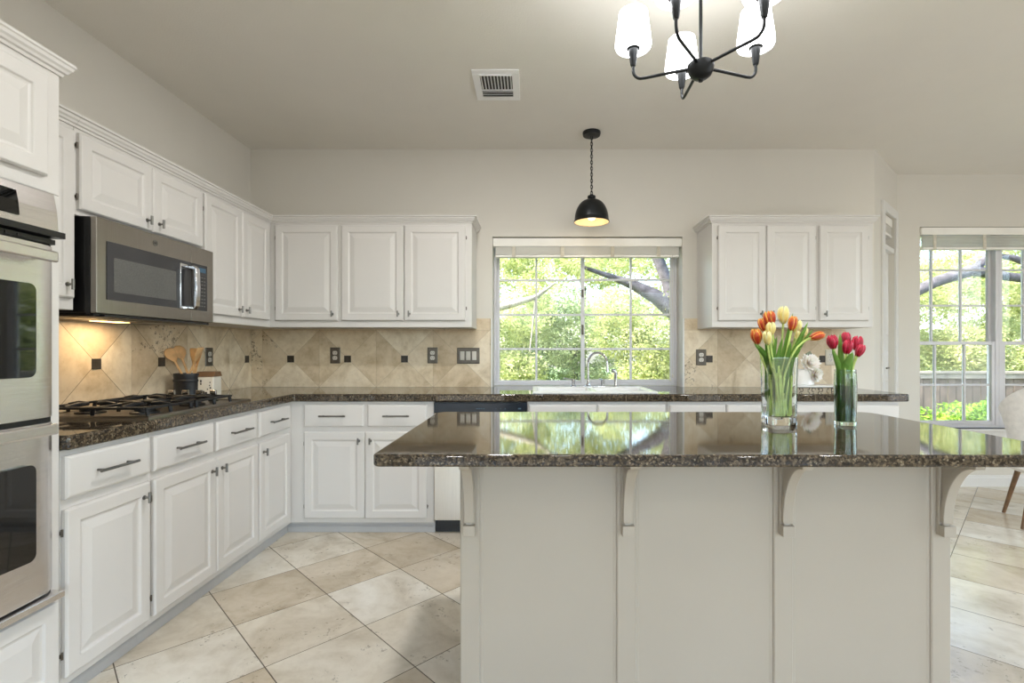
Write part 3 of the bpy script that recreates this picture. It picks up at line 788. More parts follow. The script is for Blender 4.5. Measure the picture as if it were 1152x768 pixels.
struct('trim_4', MB().box(WX1, WX1+.0115, YB-.011, YB+.0, .9145, 1.441), 'trimw')

def outlet(label, x, z, face='back', kind='outlet', plate='pewter', sock='socket'):
    if face == 'back': m = Matrix.Translation((x, YB-.0103, z))
    else: m = Matrix.Translation((XL+.0103, x, z)) @ Matrix.Rotation(PI/2, 4, 'Z')
    wd = .078 if kind == 'outlet' else .172
    r = thing('wall_outlet' if kind == 'outlet' else 'light_switch', label, 'outlet' if kind == 'outlet' else 'light switch', m.to_translation(), PI/2 if face == 'left' else 0)
    MB().rect(-wd/2, wd/2, -.061, .061, [(0, 0), (0, .002), (.004, .0055), (.006, .006)]).build('cover_plate', plate, r)
    if kind == 'outlet':
        for dz in (-.0195, .0195):
            o = MB().prism(rr_out(-.017, .017, dz-.0145, dz+.0145, .010), 'y', -.0062, -.0085).build('socket', sock, r)
            b = MB().box(-.0075, -.0050, -.0090, -.0084, dz-.004, dz+.006).box(.0050, .0075, -.0090, -.0084, dz-.004, dz+.006).box(-.0022, .0022, -.0090, -.0084, dz-.011, dz-.007)
            b.build('slots', 'ink', o)
        MB().lathe([(.003, 0), (.003, .001)], 10).xf(Matrix.Translation((0, -.006, 0)) @ Matrix.Rotation(PI/2, 4, 'X')).build('screw', 'nickel', r)
    else:
        for dx in (-.046, 0, .046): MB().rect(dx-.0165, dx+.0165, -.034, .034, [(0, 0), (0, .003), (.002, .006)], -.0058).build('rocker', sock, r)
    return r
outlet('pewter double outlet on the back wall, nearest the inner corner', zx(377.8, YB), zz(399.6, YB))
outlet('pewter double outlet between the dark accent tile and the triple switch', zx(487, YB), zz(399.6, YB))
outlet('pewter plate with three rocker switches left of the sink window', zx(527.1, YB), zz(400, YB), kind='switch')
outlet('pewter double outlet right of the sink window', zx(788.2, YB), zz(401.8, YB))
outlet('beige outlet on the right backsplash behind the red tulips', zx(933, YB), zz(401.8, YB), plate='tape')
outlet('dark outlet on the left wall behind the wooden spoons', 3.335, 1.152, 'left')

# ------------------------------------------------------------------ sink, faucet
r = thing('kitchen_sink', 'white drop-in double kitchen sink in the granite counter below the window', 'sink', (SX0, SY0, .914))
W_, D_ = SX1-SX0, SY1-SY0
b = MB()
prof_out = [(0, .0005), (0, .006), (.006, .012), (.022, .012), (.028, .006)]
# rim plate with two basins
def hrect(mb, x0, x1, y0, y1, prof, close=False):
    n = len(mb.v)
    for d, z in prof: mb.v += [(x0+d, y0+d, z), (x1-d, y0+d, z), (x1-d, y1-d, z), (x0+d, y1-d, z)]
    for i in range(len(prof)-1):
        a = n+4*i
        for j in range(4):
            k = (j+1) % 4; mb.f.append((a+j, a+k, a+4+k, a+4+j))
    if close: e = n+4*(len(prof)-1); mb.f.append((e, e+1, e+2, e+3))
hrect(b, 0, W_, 0, D_, [(0, .0005), (0, .007), (.005, .012), (.012, .012)])
dk = .012
# deck strips around the basins
y1b = D_-.095
for (xa, xb, ya, yb2) in ((.012, W_-.012, y1b, D_-.012), (.012, W_-.012, .012, .035), (.012, .035, .035, y1b), (W_-.035, W_-.012, .035, y1b), (W_/2-.015, W_/2+.015, .035, y1b)):
    n = len(b.v); b.v += [(xa, ya, dk), (xb, ya, dk), (xb, yb2, dk), (xa, yb2, dk)]; b.f.append((n, n+1, n+2, n+3))
for xa, xb in ((.035, W_/2-.015), (W_/2+.015, W_-.035)):
    hrect(b, xa, xb, .035, y1b, [(0, dk), (.006, .004), (.010, -.02), (.018, -.17), (.03, -.18)], True)
b.build('basin', 'porcelain', r, fix=False)
for cx in (W_*.25, W_*.75): MB().lathe([(.0, .004), (.038, .004), (.042, .001), (.042, 0)], 24, (cx, .21, -.181), cap=False).build('drain', 'chrome', r, smooth='auto')
FY = SY1-.05; fz = .9262
fx = .423
r = thing('kitchen_faucet', 'chrome gooseneck faucet with two lever handles behind the white sink', 'faucet', (fx, FY, fz))
b = MB().lathe([(.026, 0), (.026, .006), (.018, .012), (.014, .04), (.011, .05)], 20)
sw = Vector((.145, -.10, 0)).normalized()
R = .078; pth = [(0, 0, .04), (0, 0, .10), (0, 0, .175)]
for i in range(1, 15):
    a = PI*i/14*1.0; q = sw*(R-R*math.cos(a)); pth.append((q.x, q.y, .175+R*math.sin(a)))
q = sw*(2*R); pth += [(q.x, q.y, .150), (q.x+sw.x*.004, q.y+sw.y*.004, .125)]
b.tube(pth, .0085, 12); b.tube([(q.x, q.y, .135), (q.x+sw.x*.004, q.y+sw.y*.004, .112)], .0115, 12)
b.build('spout', 'chrome', r, smooth='auto')
for s, lev in ((-.109, -1), (.109, -1)):
    b = MB().lathe([(.022, 0), (.022, .006), (.013, .014), (.012, .038), (.015, .044), (.012, .056), (0, .058)], 20, (s, 0, 0))
    b.tube([(s, 0, .050), (s-.030, -.01, .056), (s-.072, -.02, .066)] if s < 0 else [(s, 0, .050), (s-.020, -.025, .056), (s-.035, -.06, .062)], [.006, .005, .0045], 10)
    b.build('lever_handle', 'chrome', r, smooth='auto')
MB().box(-.125, .125, -.022, .022, .0002, .004).build('escutcheon', 'chrome', r, bevel=.003)
r = thing('side_sprayer', 'small chrome side sprayer standing right of the faucet', 'sprayer', (.628, FY, fz))
b = MB().lathe([(.020, 0), (.020, .005), (.013, .012), (.011, .06), (.013, .095), (.014, .105)], 18)
b.build('sprayer_body', 'chrome', r, smooth='auto')
MB().tube([(0, 0, .100), (-.012, -.006, .118), (-.030, -.014, .122)], [.013, .014, .011], 12).build('sprayer_head', 'chrome', r, smooth='auto')

# ------------------------------------------------------------------ gas cooktop
KX0, KX1, KY0, KY1 = -2.085, -1.568, 2.050, 2.800
r = thing('gas_cooktop', 'four-burner gas cooktop with black grates on the left granite counter', 'cooktop', (KX0, KY0, .9142))
W_, D_ = KX1-KX0, KY1-KY0
b = MB(); hrect(b, 0, W_, 0, D_, [(0, 0), (0, .008), (.006, .012), (.020, .012), (.028, .006)], True); b.build('steel_tray', 'steelm', r)
burners = [(.14, .16), (.38, .16), (.14, .47), (.38, .47)]
for i, (x, y) in enumerate(burners):
    MB().lathe([(.055, 0), (.055, .006), (.038, .010), (.038, .020), (.034, .026), (0, .027)], 24, (x, y, .0062), cap=False).build('burner', 'iron', r, smooth='auto')
for gy0, gy1 in ((.025, .315), (.330, .620)):
    b = MB(); hz = .046; t = .010
    for x in (.035, W_/2, W_-.035): b.box(x-t, x+t, gy0, gy1, hz-.010, hz)
    for y in (gy0+.006, gy1-.006): b.box(.035, W_-.035, y-t, y+t, hz-.010, hz)
    cy = (gy0+gy1)/2
    for cx in (.14, .38):
        for a in range(4):
            dx, dy = ((1, 0), (0, 1), (-1, 0), (0, -1))[a]
            b.tube([(cx+dx*.105, cy+dy*.138, hz-.004), (cx+dx*.06, cy+dy*.07, hz+.003), (cx+dx*.022, cy+dy*.022, hz+.001)], [.009, .011, .008], 8)
    for x in (.035, W_/2, W_-.035):
        for y in (gy0+.012, cy, gy1-.012): b.tube([(x, y, hz-.006), (x+(.006 if x > .3 else -.004), y, .010)], [.009, .0075], 8)
    b.build('grate', 'iron', r, bevel=.002, smooth='auto')
for k in range(4):
    x = .125+k*.076; y = D_-.072
    b = MB().lathe([(.024, 0), (.024, .004), (.018, .008), (.017, .026), (.015, .028), (0, .028)], 20, (x, y, .0062), cap=False)
    b.build('knob_base', 'iron', r, smooth='auto')
    MB().box(x-.017, x+.017, y-.007, y+.007, .030, .066).build('knob', 'chrome', r, bevel=.003, seg=2)

# ------------------------------------------------------------------ crock with spoons, salt box
cx, cy = zx(210.7, 2.96), 2.96
r = thing('utensil_crock', 'dark glazed crock full of wooden spoons beside the cooktop', 'crock', (cx, cy, .9142))
MB().lathe([(.0, .0), (.062, 0), (.066, .004), (.067, .13), (.069, .140), (.068, .147), (.062, .147), (.061, .14), (.060, .012), (0, .010)], 36, cap=False).build('crock_body', 'crock', r, smooth='auto')
MB().lathe([(.0685, .098), (.0700, .101), (.0700, .108), (.0685, .111)], 36, cap=False).build('rim_band', 'crock', r, smooth='auto')
def spoon(lab, base, tip, kind, roll=0, name='wooden_spoon'):
    o = Vector((cx, cy, .9142)); base = Vector(base); tip = Vector(tip)
    L = (tip-base).length
    r = thing(name, lab, 'spoon' if 'spoon' in name else 'spatula', o+base)
    b = MB(); hl = L-.07
    b.tube([(0, 0, 0), (0, 0, hl*.5), (0, 0, hl)], [.0055, .0060, .0065], 10)
    q = (tip-base).to_track_quat('Z', 'Y').to_matrix().to_4x4() @ Matrix.Rotation(roll, 4, 'Z')
    b.xf(q).build('handle', 'wood', r, smooth='auto')
    b = MB(); n = 12
    if kind == 'bowl': prof = [(hl-.01, .007, .006), (hl+.005, .016, .008), (hl+.025, .030, .011), (hl+.045, .034, .012), (hl+.065, .029, .010), (hl+.080, .012, .005)]
    else: prof = [(hl-.02, .007, .005), (hl+.01, .016, .004), (hl+.04, .027, .0035), (hl+.075, .032, .003), (hl+.085, .028, .0025)]
    for z, a, c in prof:
        for j in range(n):
            t = 2*PI*j/n; yy = c*math.sin(t)
            if kind == 'bowl' and yy > 0: yy *= .15
            b.v.append((a*math.cos(t), yy, z))
    for i in range(len(prof)-1):
        for j in range(n): l = (j+1) % n; b.f.append((i*n+j, i*n+l, (i+1)*n+l, (i+1)*n+j))
    b.f.append(tuple(range(n))[::-1]); b.f.append(tuple((len(prof)-1)*n+j for j in range(n)))
    b.xf(q).build('bowl' if kind == 'bowl' else 'blade', 'wood', r, smooth=True)
spoon('wooden spoon leaning furthest left in the dark crock', (.035, 0, .014), (-.100, -.01, .285), 'bowl', -.7)
spoon('round-headed wooden spoon leaning left, second in the crock', (.045, .01, .014), (-.075, .03, .300), 'bowl', -.5)
spoon('slim wooden spatula standing upright in the crock', (.02, .02, .014), (.028, .02, .280), 'blade', 1.4, 'wooden_spatula')
spoon('short wooden spatula just right of the crock centre', (.0, .03, .014), (.052, .03, .270), 'blade', 1.0, 'wooden_spatula')
spoon('broad wooden spoon leaning furthest right over the cream box', (-.03, -.02, .014), (.095, -.03, .285), 'flat', .1)

bxx, bxy = zx(234, 3.00), 3.01
r = thing('recipe_box', 'small cream ceramic box with brown wooden lid beside the dark crock', 'box', (bxx, bxy, .9142), math.radians(8))
MB().box(-.048, .048, -.05, .05, 0, .125).build('box_body', 'cream', r, bevel=.006, smooth='auto')
MB().prism([(-.053, .1255), (.053, .1255), (.035, .155), (-.035, .155)], 'x', -.051, .051).build('lid', 'woodd', r, bevel=.003)
b = MB()
for (x, z, s) in ((-.022, .100, .007), (-.022, .084, .006), (.028, .092, .004), (.026, .074, .004), (.030, .060, .005), (.014, .052, .004), (-.01, .03, .012), (.006, .026, .010)):
    b.box(x-s/1.5, x+s/1.5, -.0508, -.0498, z-s, z+s)
b.build('printed_marks', 'ink', r)

# ------------------------------------------------------------------ tray, pitcher with dahlias on the right counter
tx, ty = zx(912, 3.40), 3.40
r = thing('serving_stand', 'low white rectangular stand on black wrought scroll feet, right counter', 'stand', (tx, ty, .9142))
MB().box(-.20, .20, -.085, .085, .036, .048).build('stand_top', 'porcelain', r, bevel=.004)
b = MB()
for yy in (-.078, .078):
    for s in (-1, 0, 1):
        for m_ in (-1, 1):
            c0 = s*.13; pts = []
            for i in range(15):
                a = -PI/2 + m_*i/14*PI*1.5; rad = .016*(1-.35*i/14)
                pts.append((c0+m_*.022+rad*math.cos(a), yy, .0205+rad*math.sin(a)))
            b.tube(pts, .0022, 6)
    b.tube([(-.19, yy, .034), (.19, yy, .034)], .0022, 6)
    for xx in (-.19, .19): b.tube([(xx, yy, .034), (xx, yy, .001)], .0025, 6)
b.build('scroll_feet', 'black', r)
vx = zx(902, 3.40)
r = thing('white_pitcher', 'plain white tapered jug on the serving stand behind the glass vase', 'jug', (vx, 3.40, .9626))
MB().lathe([(0, 0), (.070, 0), (.076, .006), (.070, .05), (.058, .09), (.050, .105), (.047, .105), (.054, .088), (.066, .05), (.068, .012), (0, .010)], 32, cap=False).build('jug_body', 'porcelain', r, smooth='auto')
MB().tube([(-.055, 0, .085), (-.085, 0, .080), (-.090, 0, .050), (-.068, 0, .030)], .006, 8).build('handle', 'porcelain', r, smooth='auto')
def attr_edge(o, vals):
    a = o.data.attributes.new('edge', 'FLOAT', 'POINT')
    for i, v in enumerate(vals): a.data[i].value = v
def dahlia(lab, c, rad, tilt, root, group=None):
    r = thing('white_dahlia', lab, 'flower', root, 0, group)
    b = MB(); vals = []; c = Vector(c)-Vector(root)
    rot = Vector(tilt).to_track_quat('Z', 'Y').to_matrix().to_4x4()
    for ring, (el, ln, cnt) in enumerate(((.15, 1, 18), (.5, .92, 16), (.85, .8, 13), (1.15, .6, 9), (1.4, .4, 5))):
        for k in range(cnt):
            az = 2*PI*(k+.5*(ring % 2))/cnt + random.uniform(-.08, .08); L = rad*ln*random.uniform(.9, 1.05); wd = rad*.17
            d = Vector((math.cos(az)*math.cos(el), math.sin(az)*math.cos(el), math.sin(el))); s = Vector((-math.sin(az), math.cos(az), 0)); n = len(b.v)
            for t, w_ in ((.08, .3), (.45, 1), (.8, .9), (1, .05)):
                for q in (-1, 0, 1):
                    p = d*L*t + s*q*wd*w_ + Vector((0, 0, (abs(q)*.25-.12)*wd + (t**2)*L*.12)); b.v.append(tuple(rot @ p + c)); vals.append(t)
            for i in range(3):
                for j in range(2): a = n+i*3+j; b.f.append((a, a+1, a+4, a+3))
    o = b.build('blossom', 'dahlia', r, smooth=True, fix=False); attr_edge(o, vals)
    MB().tube([(0, 0, .02), c*.6, c-Vector(tilt).normalized()*.01], .003, 6).build('stem', 'stem', r)
rt = (vx, 3.40, .9626+.015)
dahlia('large white dahlia facing right from the white jug', (zx(909, 3.38), 3.37, zz(409, 3.37)), .074, (.1, -.9, .25), rt)
dahlia('smaller white dahlia drooping over the right rim of the jug', (zx(914, 3.37), 3.34, zz(421, 3.34)), .055, (.5, -.8, -.15), rt)
b = MB()
def blade(b, path, width, up=(0, 0, 1), fold=.2, vals=None):
    path = [Vector(p) for p in path]; n = len(b.v); k = len(path)
    for i, p in enumerate(path):
        t = (path[min(i+1, k-1)]-path[max(i-1, 0)]).normalized(); s = t.cross(Vector(up)).normalized(); nn = s.cross(t)
        f = i/(k-1); w_ = width*(math.sin(PI*min(1, f*.85+.13))**.8)*(1 if f < 1 else .05)
        for q in (-1, 0, 1): b.v.append(tuple(p + s*q*w_/2 + nn*abs(q)*w_*fold))
    for i in range(k-1):
        for j in range(2): a = n+i*3+j; b.f.append((a, a+1, a+4, a+3))
blade(b, [(zx(903, 3.38), 3.38, zz(408, 3.38)), (zx(906, 3.38), 3.37, zz(401, 3.38)), (zx(911, 3.37), 3.36, zz(397, 3.38)), (zx(914, 3.37), 3.36, zz(400, 3.38))], .035, (0, 1, 0))
o_ = b.build('eucalyptus_leaf', 'leafg', smooth=True, fix=False); tag(o_, 'single grey-green leaf above the white dahlias', 'leaf')

# ------------------------------------------------------------------ island
IY = 1.600; IX0, IX1 = -.226, 1.330; IB = 2.235
r = thing('kitchen_island', 'cream painted kitchen island base with panelled front and corbels', 'island', (IX0, IY, 0), math.radians(-.25))
w_i = IX1-IX0; d_i = IB-IY
MB().box(0, w_i, 0, d_i, 0, .880).build('island_body', 'island', r, bevel=.002)
b = MB(); strips = [0, .4975, .995, w_i-.063]
for s in strips: b.rect(s, s+.063, .10, .845, [(0, 0), (0, .006), (.004, .010)], 0)
b.box(0, w_i, -.010, 0, .845, .8795); b.rect(0, w_i, .0, .10, [(0, 0), (0, .010), (.006, .014)], 0)
b.build('face_frame', 'island', r, bevel=.001, seg=1)
b = MB()
for s in strips[:-1]: b.rect(s+.0635, s+.4970 if s < .9 else w_i-.0635, .1005, .8445, [(0, 0), (0, .003), (.004, .003), (.010, .001)], 0)
b.build('recessed_panel', 'island', r)
def corbel(x):
    w2 = .019; top = .8795; bot = .617
    # back plate
    b = MB().box(x-w2, x+w2, -.022, -.0105, bot, top)
    # side web with concave front
    n = 14; D = .150; zb = bot+.035
    cur = []
    for i in range(n+1):
        t = i/n; a = t*PI/2
        cur.append((-.030-(D-.034)*(1-math.cos(a))**.95, zb+.006+(top-.022-zb-.006)*math.sin(a)**.95))
    outl = [(-.022, bot+.012), (-.036, bot+.004), (-.040, bot+.020)] + cur + [(-D, top), (-.022, top)]
    b.prism(outl, 'x', x-.0105, x+.0105)
    # raised front band following the curve
    outer = []; inner = []
    for i in range(len(cur)):
        y, z = cur[i]; y2, z2 = cur[min(i+1, n)]; y1, z1 = cur[max(i-1, 0)]
        t = Vector((y2-y1, z2-z1)).normalized(); nn = Vector((-t.y, t.x))
        if nn.x > 0: nn = -nn
        outer.append((y+nn.x*.007, min(z+nn.y*.007, top))); inner.append((y-nn.x*.010, min(z-nn.y*.010, top)))
    b.prism(outer+[(-D-.006, top), (-D+.012, top)]+inner[::-1], 'x', x-w2*.82, x+w2*.82)
    b.box(x-w2, x+w2, -.044, -.022, bot, bot+.034)
    return b
for k, s in enumerate(strips):
    corbel(s+.032).build('corbel', 'island', r, bevel=.0015, seg=1, smooth='auto')
top = MB(); q = .025
x0, x1, y0, y1 = -.432, 1.545, 1.352, 2.300
pts = []
for cx_, cy_, a0, rr_ in ((x1-.05, y1-.05, 0, .05), (x0+.05, y1-.05, PI/2, .05), (x0+q, y0+q, PI, q), (x1-q, y0+q, 1.5*PI, q)):
    pts += arc(cx_, cy_, rr_, a0, a0+PI/2, 8)
top.prism([(p[0]-.55, p[1]-1.83) for p in pts], 'z', 0, .034)
ot = top.build('island_countertop', 'granite', bevel=.007, seg=3, smooth='auto')
ot.location = (.55, 1.83, .8803); ot.rotation_euler = (0, 0, math.radians(-.25))
tag(ot, 'brown speckled granite slab on the kitchen island holding two tulip vases', 'countertop')
ZT = .9143

# ------------------------------------------------------------------ vases and tulips
def vase(name, label, x, y, prof_o, base_t, wall, sq, rot, gm, wm, wz, n=48):
    r = thing(name, label, 'vase', (x, y, ZT))
    outer = prof_o; inner = [(max(.001, rr-wall), z) for rr, z in prof_o if z > base_t]
    inner = [(max(.001, inner[0][0]*.94), base_t)] + inner
    b = MB().lathe(outer+inner[::-1], n, (0, 0, 0), cap=True, sq=sq, rot=rot)
    b.build('glass_body', gm, r, smooth='auto')
    if wm is None: return r
    # water body just inside the wall
    wi = [(max(.001, rr-wall-.0006), z) for rr, z in prof_o if base_t < z < wz]
    wi = [(wi[0][0]*.93, base_t+.0006)] + wi + [(wi[-1][0], wz)]
    MB().lathe(wi, n, (0, 0, 0), cap=True, sq=sq, rot=rot).build('water', wm, r, smooth='auto')
    return r
V1 = Vector((zx(876, 1.93), 1.93, ZT)); V2 = Vector((zx(951, 1.90), 1.90, ZT))
hv = zz(401.5, 1.93)-ZT; hw = .0525
vase('glass_vase', 'large clear squared glass vase with yellow and orange tulips on the island', V1.x, V1.y,
     [(hw*.93, 0), (hw*.965, .004), (hw*.97, .05), (hw*.98, .12), (hw, .18), (hw*1.035, hv-.01), (hw*1.04, hv-.002), (hw*1.035, hv)], .030, .004, 7, 0.0, 'glass', None, .165)
h2 = zz(415.6, 1.90)-ZT
vase('glass_vase', 'small smoky cylindrical glass vase with red tulips on the island', V2.x, V2.y,
     [(.0345, 0), (.0365, .004), (.0370, .05), (.0385, .10), (.0392, .15), (.0370, .19), (.0355, h2-.006), (.0362, h2-.001), (.0357, h2)], .014, .003, None, 0, 'glassg', 'waterd', .150)

def bloom_mesh(mat, R=.020, Hh=.055, open_=.0, seed=0):
    rnd = random.Random(seed); b = MB(); vals = []
    for k in range(6):
        az = 2*PI*k/6 + rnd.uniform(-.1, .1); outer = k % 2
        n = len(b.v); NU, NV = 5, 7
        for i in range(NV):
            t = i/(NV-1)
            rad = R*(math.sin(PI*(.12+.66*t))**.8)*(1.0 if outer else .88)*(1+open_*t)
            if t > .9: rad *= .72 - .0 + open_*.4
            half = (1.15 if outer else 1.0)*(math.sin(PI*(.10+.78*t))**.75)
            for j in range(NU):
                s = (j/(NU-1)-.5)*2; a = az+s*half*.62
                rr = rad*(1-.06*abs(s)**2)
                b.v.append((rr*math.cos(a), rr*math.sin(a), Hh*(t-.05*abs(s)*t)+(rnd.uniform(-.001, .001) if t > .8 else 0)))
                vals.append(max(abs(s)*.85, t*.75*(1 if t > .6 else .5)))
        for i in range(NV-1):
            for j in range(NU-1):
                a = n+i*NU+j; b.f.append((a, a+1, a+NU+1, a+NU))
    return b, vals
def px3(px, py, y): return Vector((zx(px, y), y, zz(py, y)))
def tulip(name_l, mat, head, direction, base, vase_o, R=.020, Hh=.055, leaves=(), group=None, seed=0, bend=None, op=0.0):
    head = Vector(head); direction = Vector(direction).normalized(); base = Vector(base)
    r = thing('tulip', name_l, 'tulip', base, 0, group)
    bm_, vals = bloom_mesh(mat, R, Hh, op, seed)
    rot = direction.to_track_quat('Z', 'Y').to_matrix().to_4x4()
    st = head - direction*Hh*.5
    bm_.xf(Matrix.Translation(st-base) @ rot)
    o = bm_.build('blossom', mat, r, smooth=True, fix=False); attr_edge(o, vals)
    so = o.modifiers.new('thick', 'SOLIDIFY'); so.thickness = .0012
    p0 = base; p3 = st+direction*.004; d = (p3-p0).length
    rim = bend if bend else (vase_o + Vector(((p3.x-vase_o.x)*.30, (p3.y-vase_o.y)*.30, .20)))
    p1 = p0.lerp(rim, .6); p2 = p3 - direction*d*.28
    pts = []
    for i in range(15):
        t = i/14; pts.append(tuple(((1-t)**3*p0 + 3*(1-t)**2*t*p1 + 3*(1-t)*t*t*p2 + t**3*p3) - base))
    MB().tube(pts, [.0040]*13+[.0042, .0050], 8).build('stem', 'stem', r, smooth='auto')
    for path, wd, up in leaves:
        b = MB(); P4 = [Vector(p) for p in path]; fine = []
        for i in range(12):
            t = i/11*(len(P4)-1); k = min(int(t), len(P4)-2); f = t-k
            a = P4[max(k-1, 0)]; bb = P4[k]; c = P4[k+1]; d_ = P4[min(k+2, len(P4)-1)]
            fine.append(.5*((2*bb)+(c-a)*f+(2*a-5*bb+4*c-d_)*f*f+(3*bb-a-3*c+d_)*f**3)-base)
        blade(b, fine, wd, up, .22)
        o = b.build('leaf', 'tulipleaf', r, smooth=True, fix=False)
        so = o.modifiers.new('thick', 'SOLIDIFY'); so.thickness = .0008
    return r
def bs(ang, rad=.034): return V1 + Vector((rad*math.cos(ang), rad*math.sin(ang), .034))
def lf(v, base_off, mid, tip, wd, up=(0, 1, 0)):
    return ([v+Vector(base_off), *[px3(*m) for m in mid], px3(*tip)], wd, up)
y1_ = 1.93
tulip('orange and yellow flamed tulip at the far left of the large vase', 'orange', px3(851, 378, 1.90), (-.28, -.25, 1), bs(.3), V1, .0215, .062, [lf(V1, (.0, -.01, .07), [(867, 430, 1.92), (863, 404, 1.915)], (848, 386, 1.89), .022)], seed=1)
tulip('orange flamed tulip at the top left, second highest in the large vase', 'orange', px3(866, 358, 1.95), (-.15, .1, 1), bs(1.2), V1, .0215, .060, [lf(V1, (.01, 0, .08), [(868, 425, 1.95), (865, 400, 1.94)], (862, 372, 1.93), .028)], seed=2, op=.15)
tulip('orange tulip half hidden behind the cream ones on the left', 'orange', px3(858.5, 365, 1.98), (-.2, .2, 1), bs(2.2), V1, .019, .055, [], seed=3)
tulip('tallest cream yellow tulip at the top of the large vase', 'yellow', px3(881.5, 354, 1.94), (.04, 0, 1), bs(3.6), V1, .0225, .068, [lf(V1, (0, .0, .08), [(876, 425, 1.93), (882, 400, 1.92)], (892, 352, 1.92), .024)], seed=4)
tulip('small cream tulip in front, upper of two on the left', 'yellow', px3(867.3, 369.5, 1.89), (-.05, -.2, 1), bs(4.6), V1, .0185, .050, [], seed=5)
tulip('small cream tulip in front, lower of two on the left', 'yellow', px3(863.3, 380, 1.87), (-.18, -.3, 1), bs(5.4), V1, .0180, .054, [lf(V1, (.0, -.02, .08), [(870, 430, 1.91), (868, 408, 1.90)], (861, 386, 1.87), .022)], seed=6)
tulip('red orange tulip standing right of the tallest cream one', 'orange', px3(891.5, 363.5, 1.90), (.12, -.1, 1), bs(2.9), V1, .0180, .056, [lf(V1, (.01, -.01, .07), [(886, 425, 1.90), (893, 400, 1.90)], (909, 362, 1.89), .030)], seed=7)
tulip('cream tulip half hidden behind the red orange one', 'yellow', px3(896.5, 367, 1.96), (.2, .1, 1), bs(3.3), V1, .0190, .052, [lf(V1, (.01, .01, .08), [(887, 420, 1.95), (892, 401, 1.95)], (915, 370, 1.95), .024)], seed=8)
tulip('drooping orange tulip reaching out to the right of the large vase', 'orange', px3(919.5, 378, 1.88), (.93, -.05, .28), bs(3.9), V1, .0175, .056, [], seed=9, bend=px3(886, 405, 1.89))
tulip('small greenish closed tulip bud on the right of the large vase', 'yellow', px3(905.5, 374, 1.93), (.3, 0, 1), bs(4.2), V1, .0110, .042, [lf(V1, (.0, .01, .08), [(887, 430, 1.94), (891, 406, 1.94)], (904, 386, 1.94), .026)], seed=10)
# broad leaves among the stems
LV = [[(866, 440, 1.92), (863, 404, 1.92), (853, 388, 1.90)], [(872, 430, 1.92), (870, 408, 1.91), (874, 378, 1.90)], [(882, 440, 1.91), (886, 408, 1.90), (890, 384, 1.88)], [(886, 440, 1.93), (891, 403, 1.93), (910, 378, 1.91)],
      [(866, 450, 1.93), (866, 410, 1.95), (872, 380, 1.97)], [(888, 450, 1.93), (890, 410, 1.91), (899, 390, 1.88)], [(878, 440, 1.95), (883, 405, 1.96), (888, 372, 1.98)]]
for k, (a_, b_, c_) in enumerate(LV):
    bb = V1+Vector((random.uniform(-.03, .03), random.uniform(-.03, .02), .07)); b = MB(); P4 = [bb, px3(*a_), px3(*b_), px3(*c_)]; fine = []
    for i in range(12):
        t = i/11*3; kk = min(int(t), 2); f = t-kk; aa = P4[max(kk-1, 0)]; b0 = P4[kk]; c0 = P4[kk+1]; d0 = P4[min(kk+2, 3)]
        fine.append(.5*((2*b0)+(c0-aa)*f+(2*aa-5*b0+4*c0-d0)*f*f+(3*b0-aa-3*c0+d0)*f**3)-bb)
    blade(b, fine, .024, (0, 1, 0), .22)
    o = b.build('tulip_leaf', 'tulipleaf', smooth=True, fix=False); o.location = bb; so = o.modifiers.new('thick', 'SOLIDIFY'); so.thickness = .0008
    tag(o, 'long green tulip leaf standing among the stems of the large vase', 'leaf', 'loose tulip leaves in the large vase')
lr = tulip('cream tulip bud low among the leaves right of the centre', 'yellow', px3(897.5, 377, 1.91), (.15, 0, 1), bs(5.9, .02), V1, .0105, .036,
           [lf(V1, (.02, -.02, .05), [(886, 440, 1.91), (890, 408, 1.90)], (901, 392, 1.88), .026), lf(V1, (-.02, -.02, .05), [(868, 440, 1.91), (874, 410, 1.91)], (880, 380, 1.90), .024)], seed=11)
for k in range(34):       # extra cut stems crossing in the water
    a = random.uniform(0, 2*PI); b0 = V1+Vector((random.uniform(-.042, .042), random.uniform(-.042, .042), .034)); b1 = V1+Vector((max(-.043, min(.043, b0.x-V1.x+random.uniform(-.035, .035))), max(-.043, min(.043, b0.y-V1.y+random.uniform(-.03, .03))), random.uniform(.17, .23)))
    tag(MB().tube([(0, 0, 0), tuple((b1-b0)*.5+Vector((0, 0, 0))), tuple(b1-b0)], .0042, 8).build('cut_stem', 'stem', smooth='auto'), 'green tulip stem crossing inside the large clear vase', 'stem', 'tulip stems standing in the large vase').location = b0
for k in range(9):
    a = 2*PI*k/9; b0 = V2+Vector((.024*math.cos(a), .024*math.sin(a), .016)); d = Vector((random.uniform(-.012, .012), random.uniform(-.012, .012), random.uniform(.15, .19)))
    o = MB().tube([(0, 0, 0), tuple(d*.5), tuple(d)], .0040, 8).build('cut_stem', 'tulipleaf', smooth='auto'); o.location = b0
    tag(o, 'dark green tulip stem standing inside the small smoky vase', 'stem', 'tulip stems standing in the small vase')
def b2(a, rad=.016): return V2+Vector((rad*math.cos(a), rad*math.sin(a), .016))
tulip('crimson tulip leaning furthest left in the small vase', 'red', px3(936.3, 384.5, 1.89), (-.22, -.1, 1), b2(.2), V2, .0205, .054, [lf(V2, (-.005, -.005, .06), [(947, 432, 1.89), (945, 413, 1.885)], (936, 392, 1.87), .030)], seed=21)
tulip('crimson tulip at the top middle of the small vase', 'red', px3(952, 380.5, 1.93), (0, .1, 1), b2(1.5), V2, .0175, .050, [lf(V2, (0, .005, .07), [(948, 425, 1.91), (947, 405, 1.90)], (945, 375, 1.90), .030)], seed=22)
tulip('crimson tulip low in the middle front of the small vase', 'red', px3(953.5, 390, 1.87), (.02, -.25, 1), b2(4.6), V2, .0190, .054, [], seed=23)
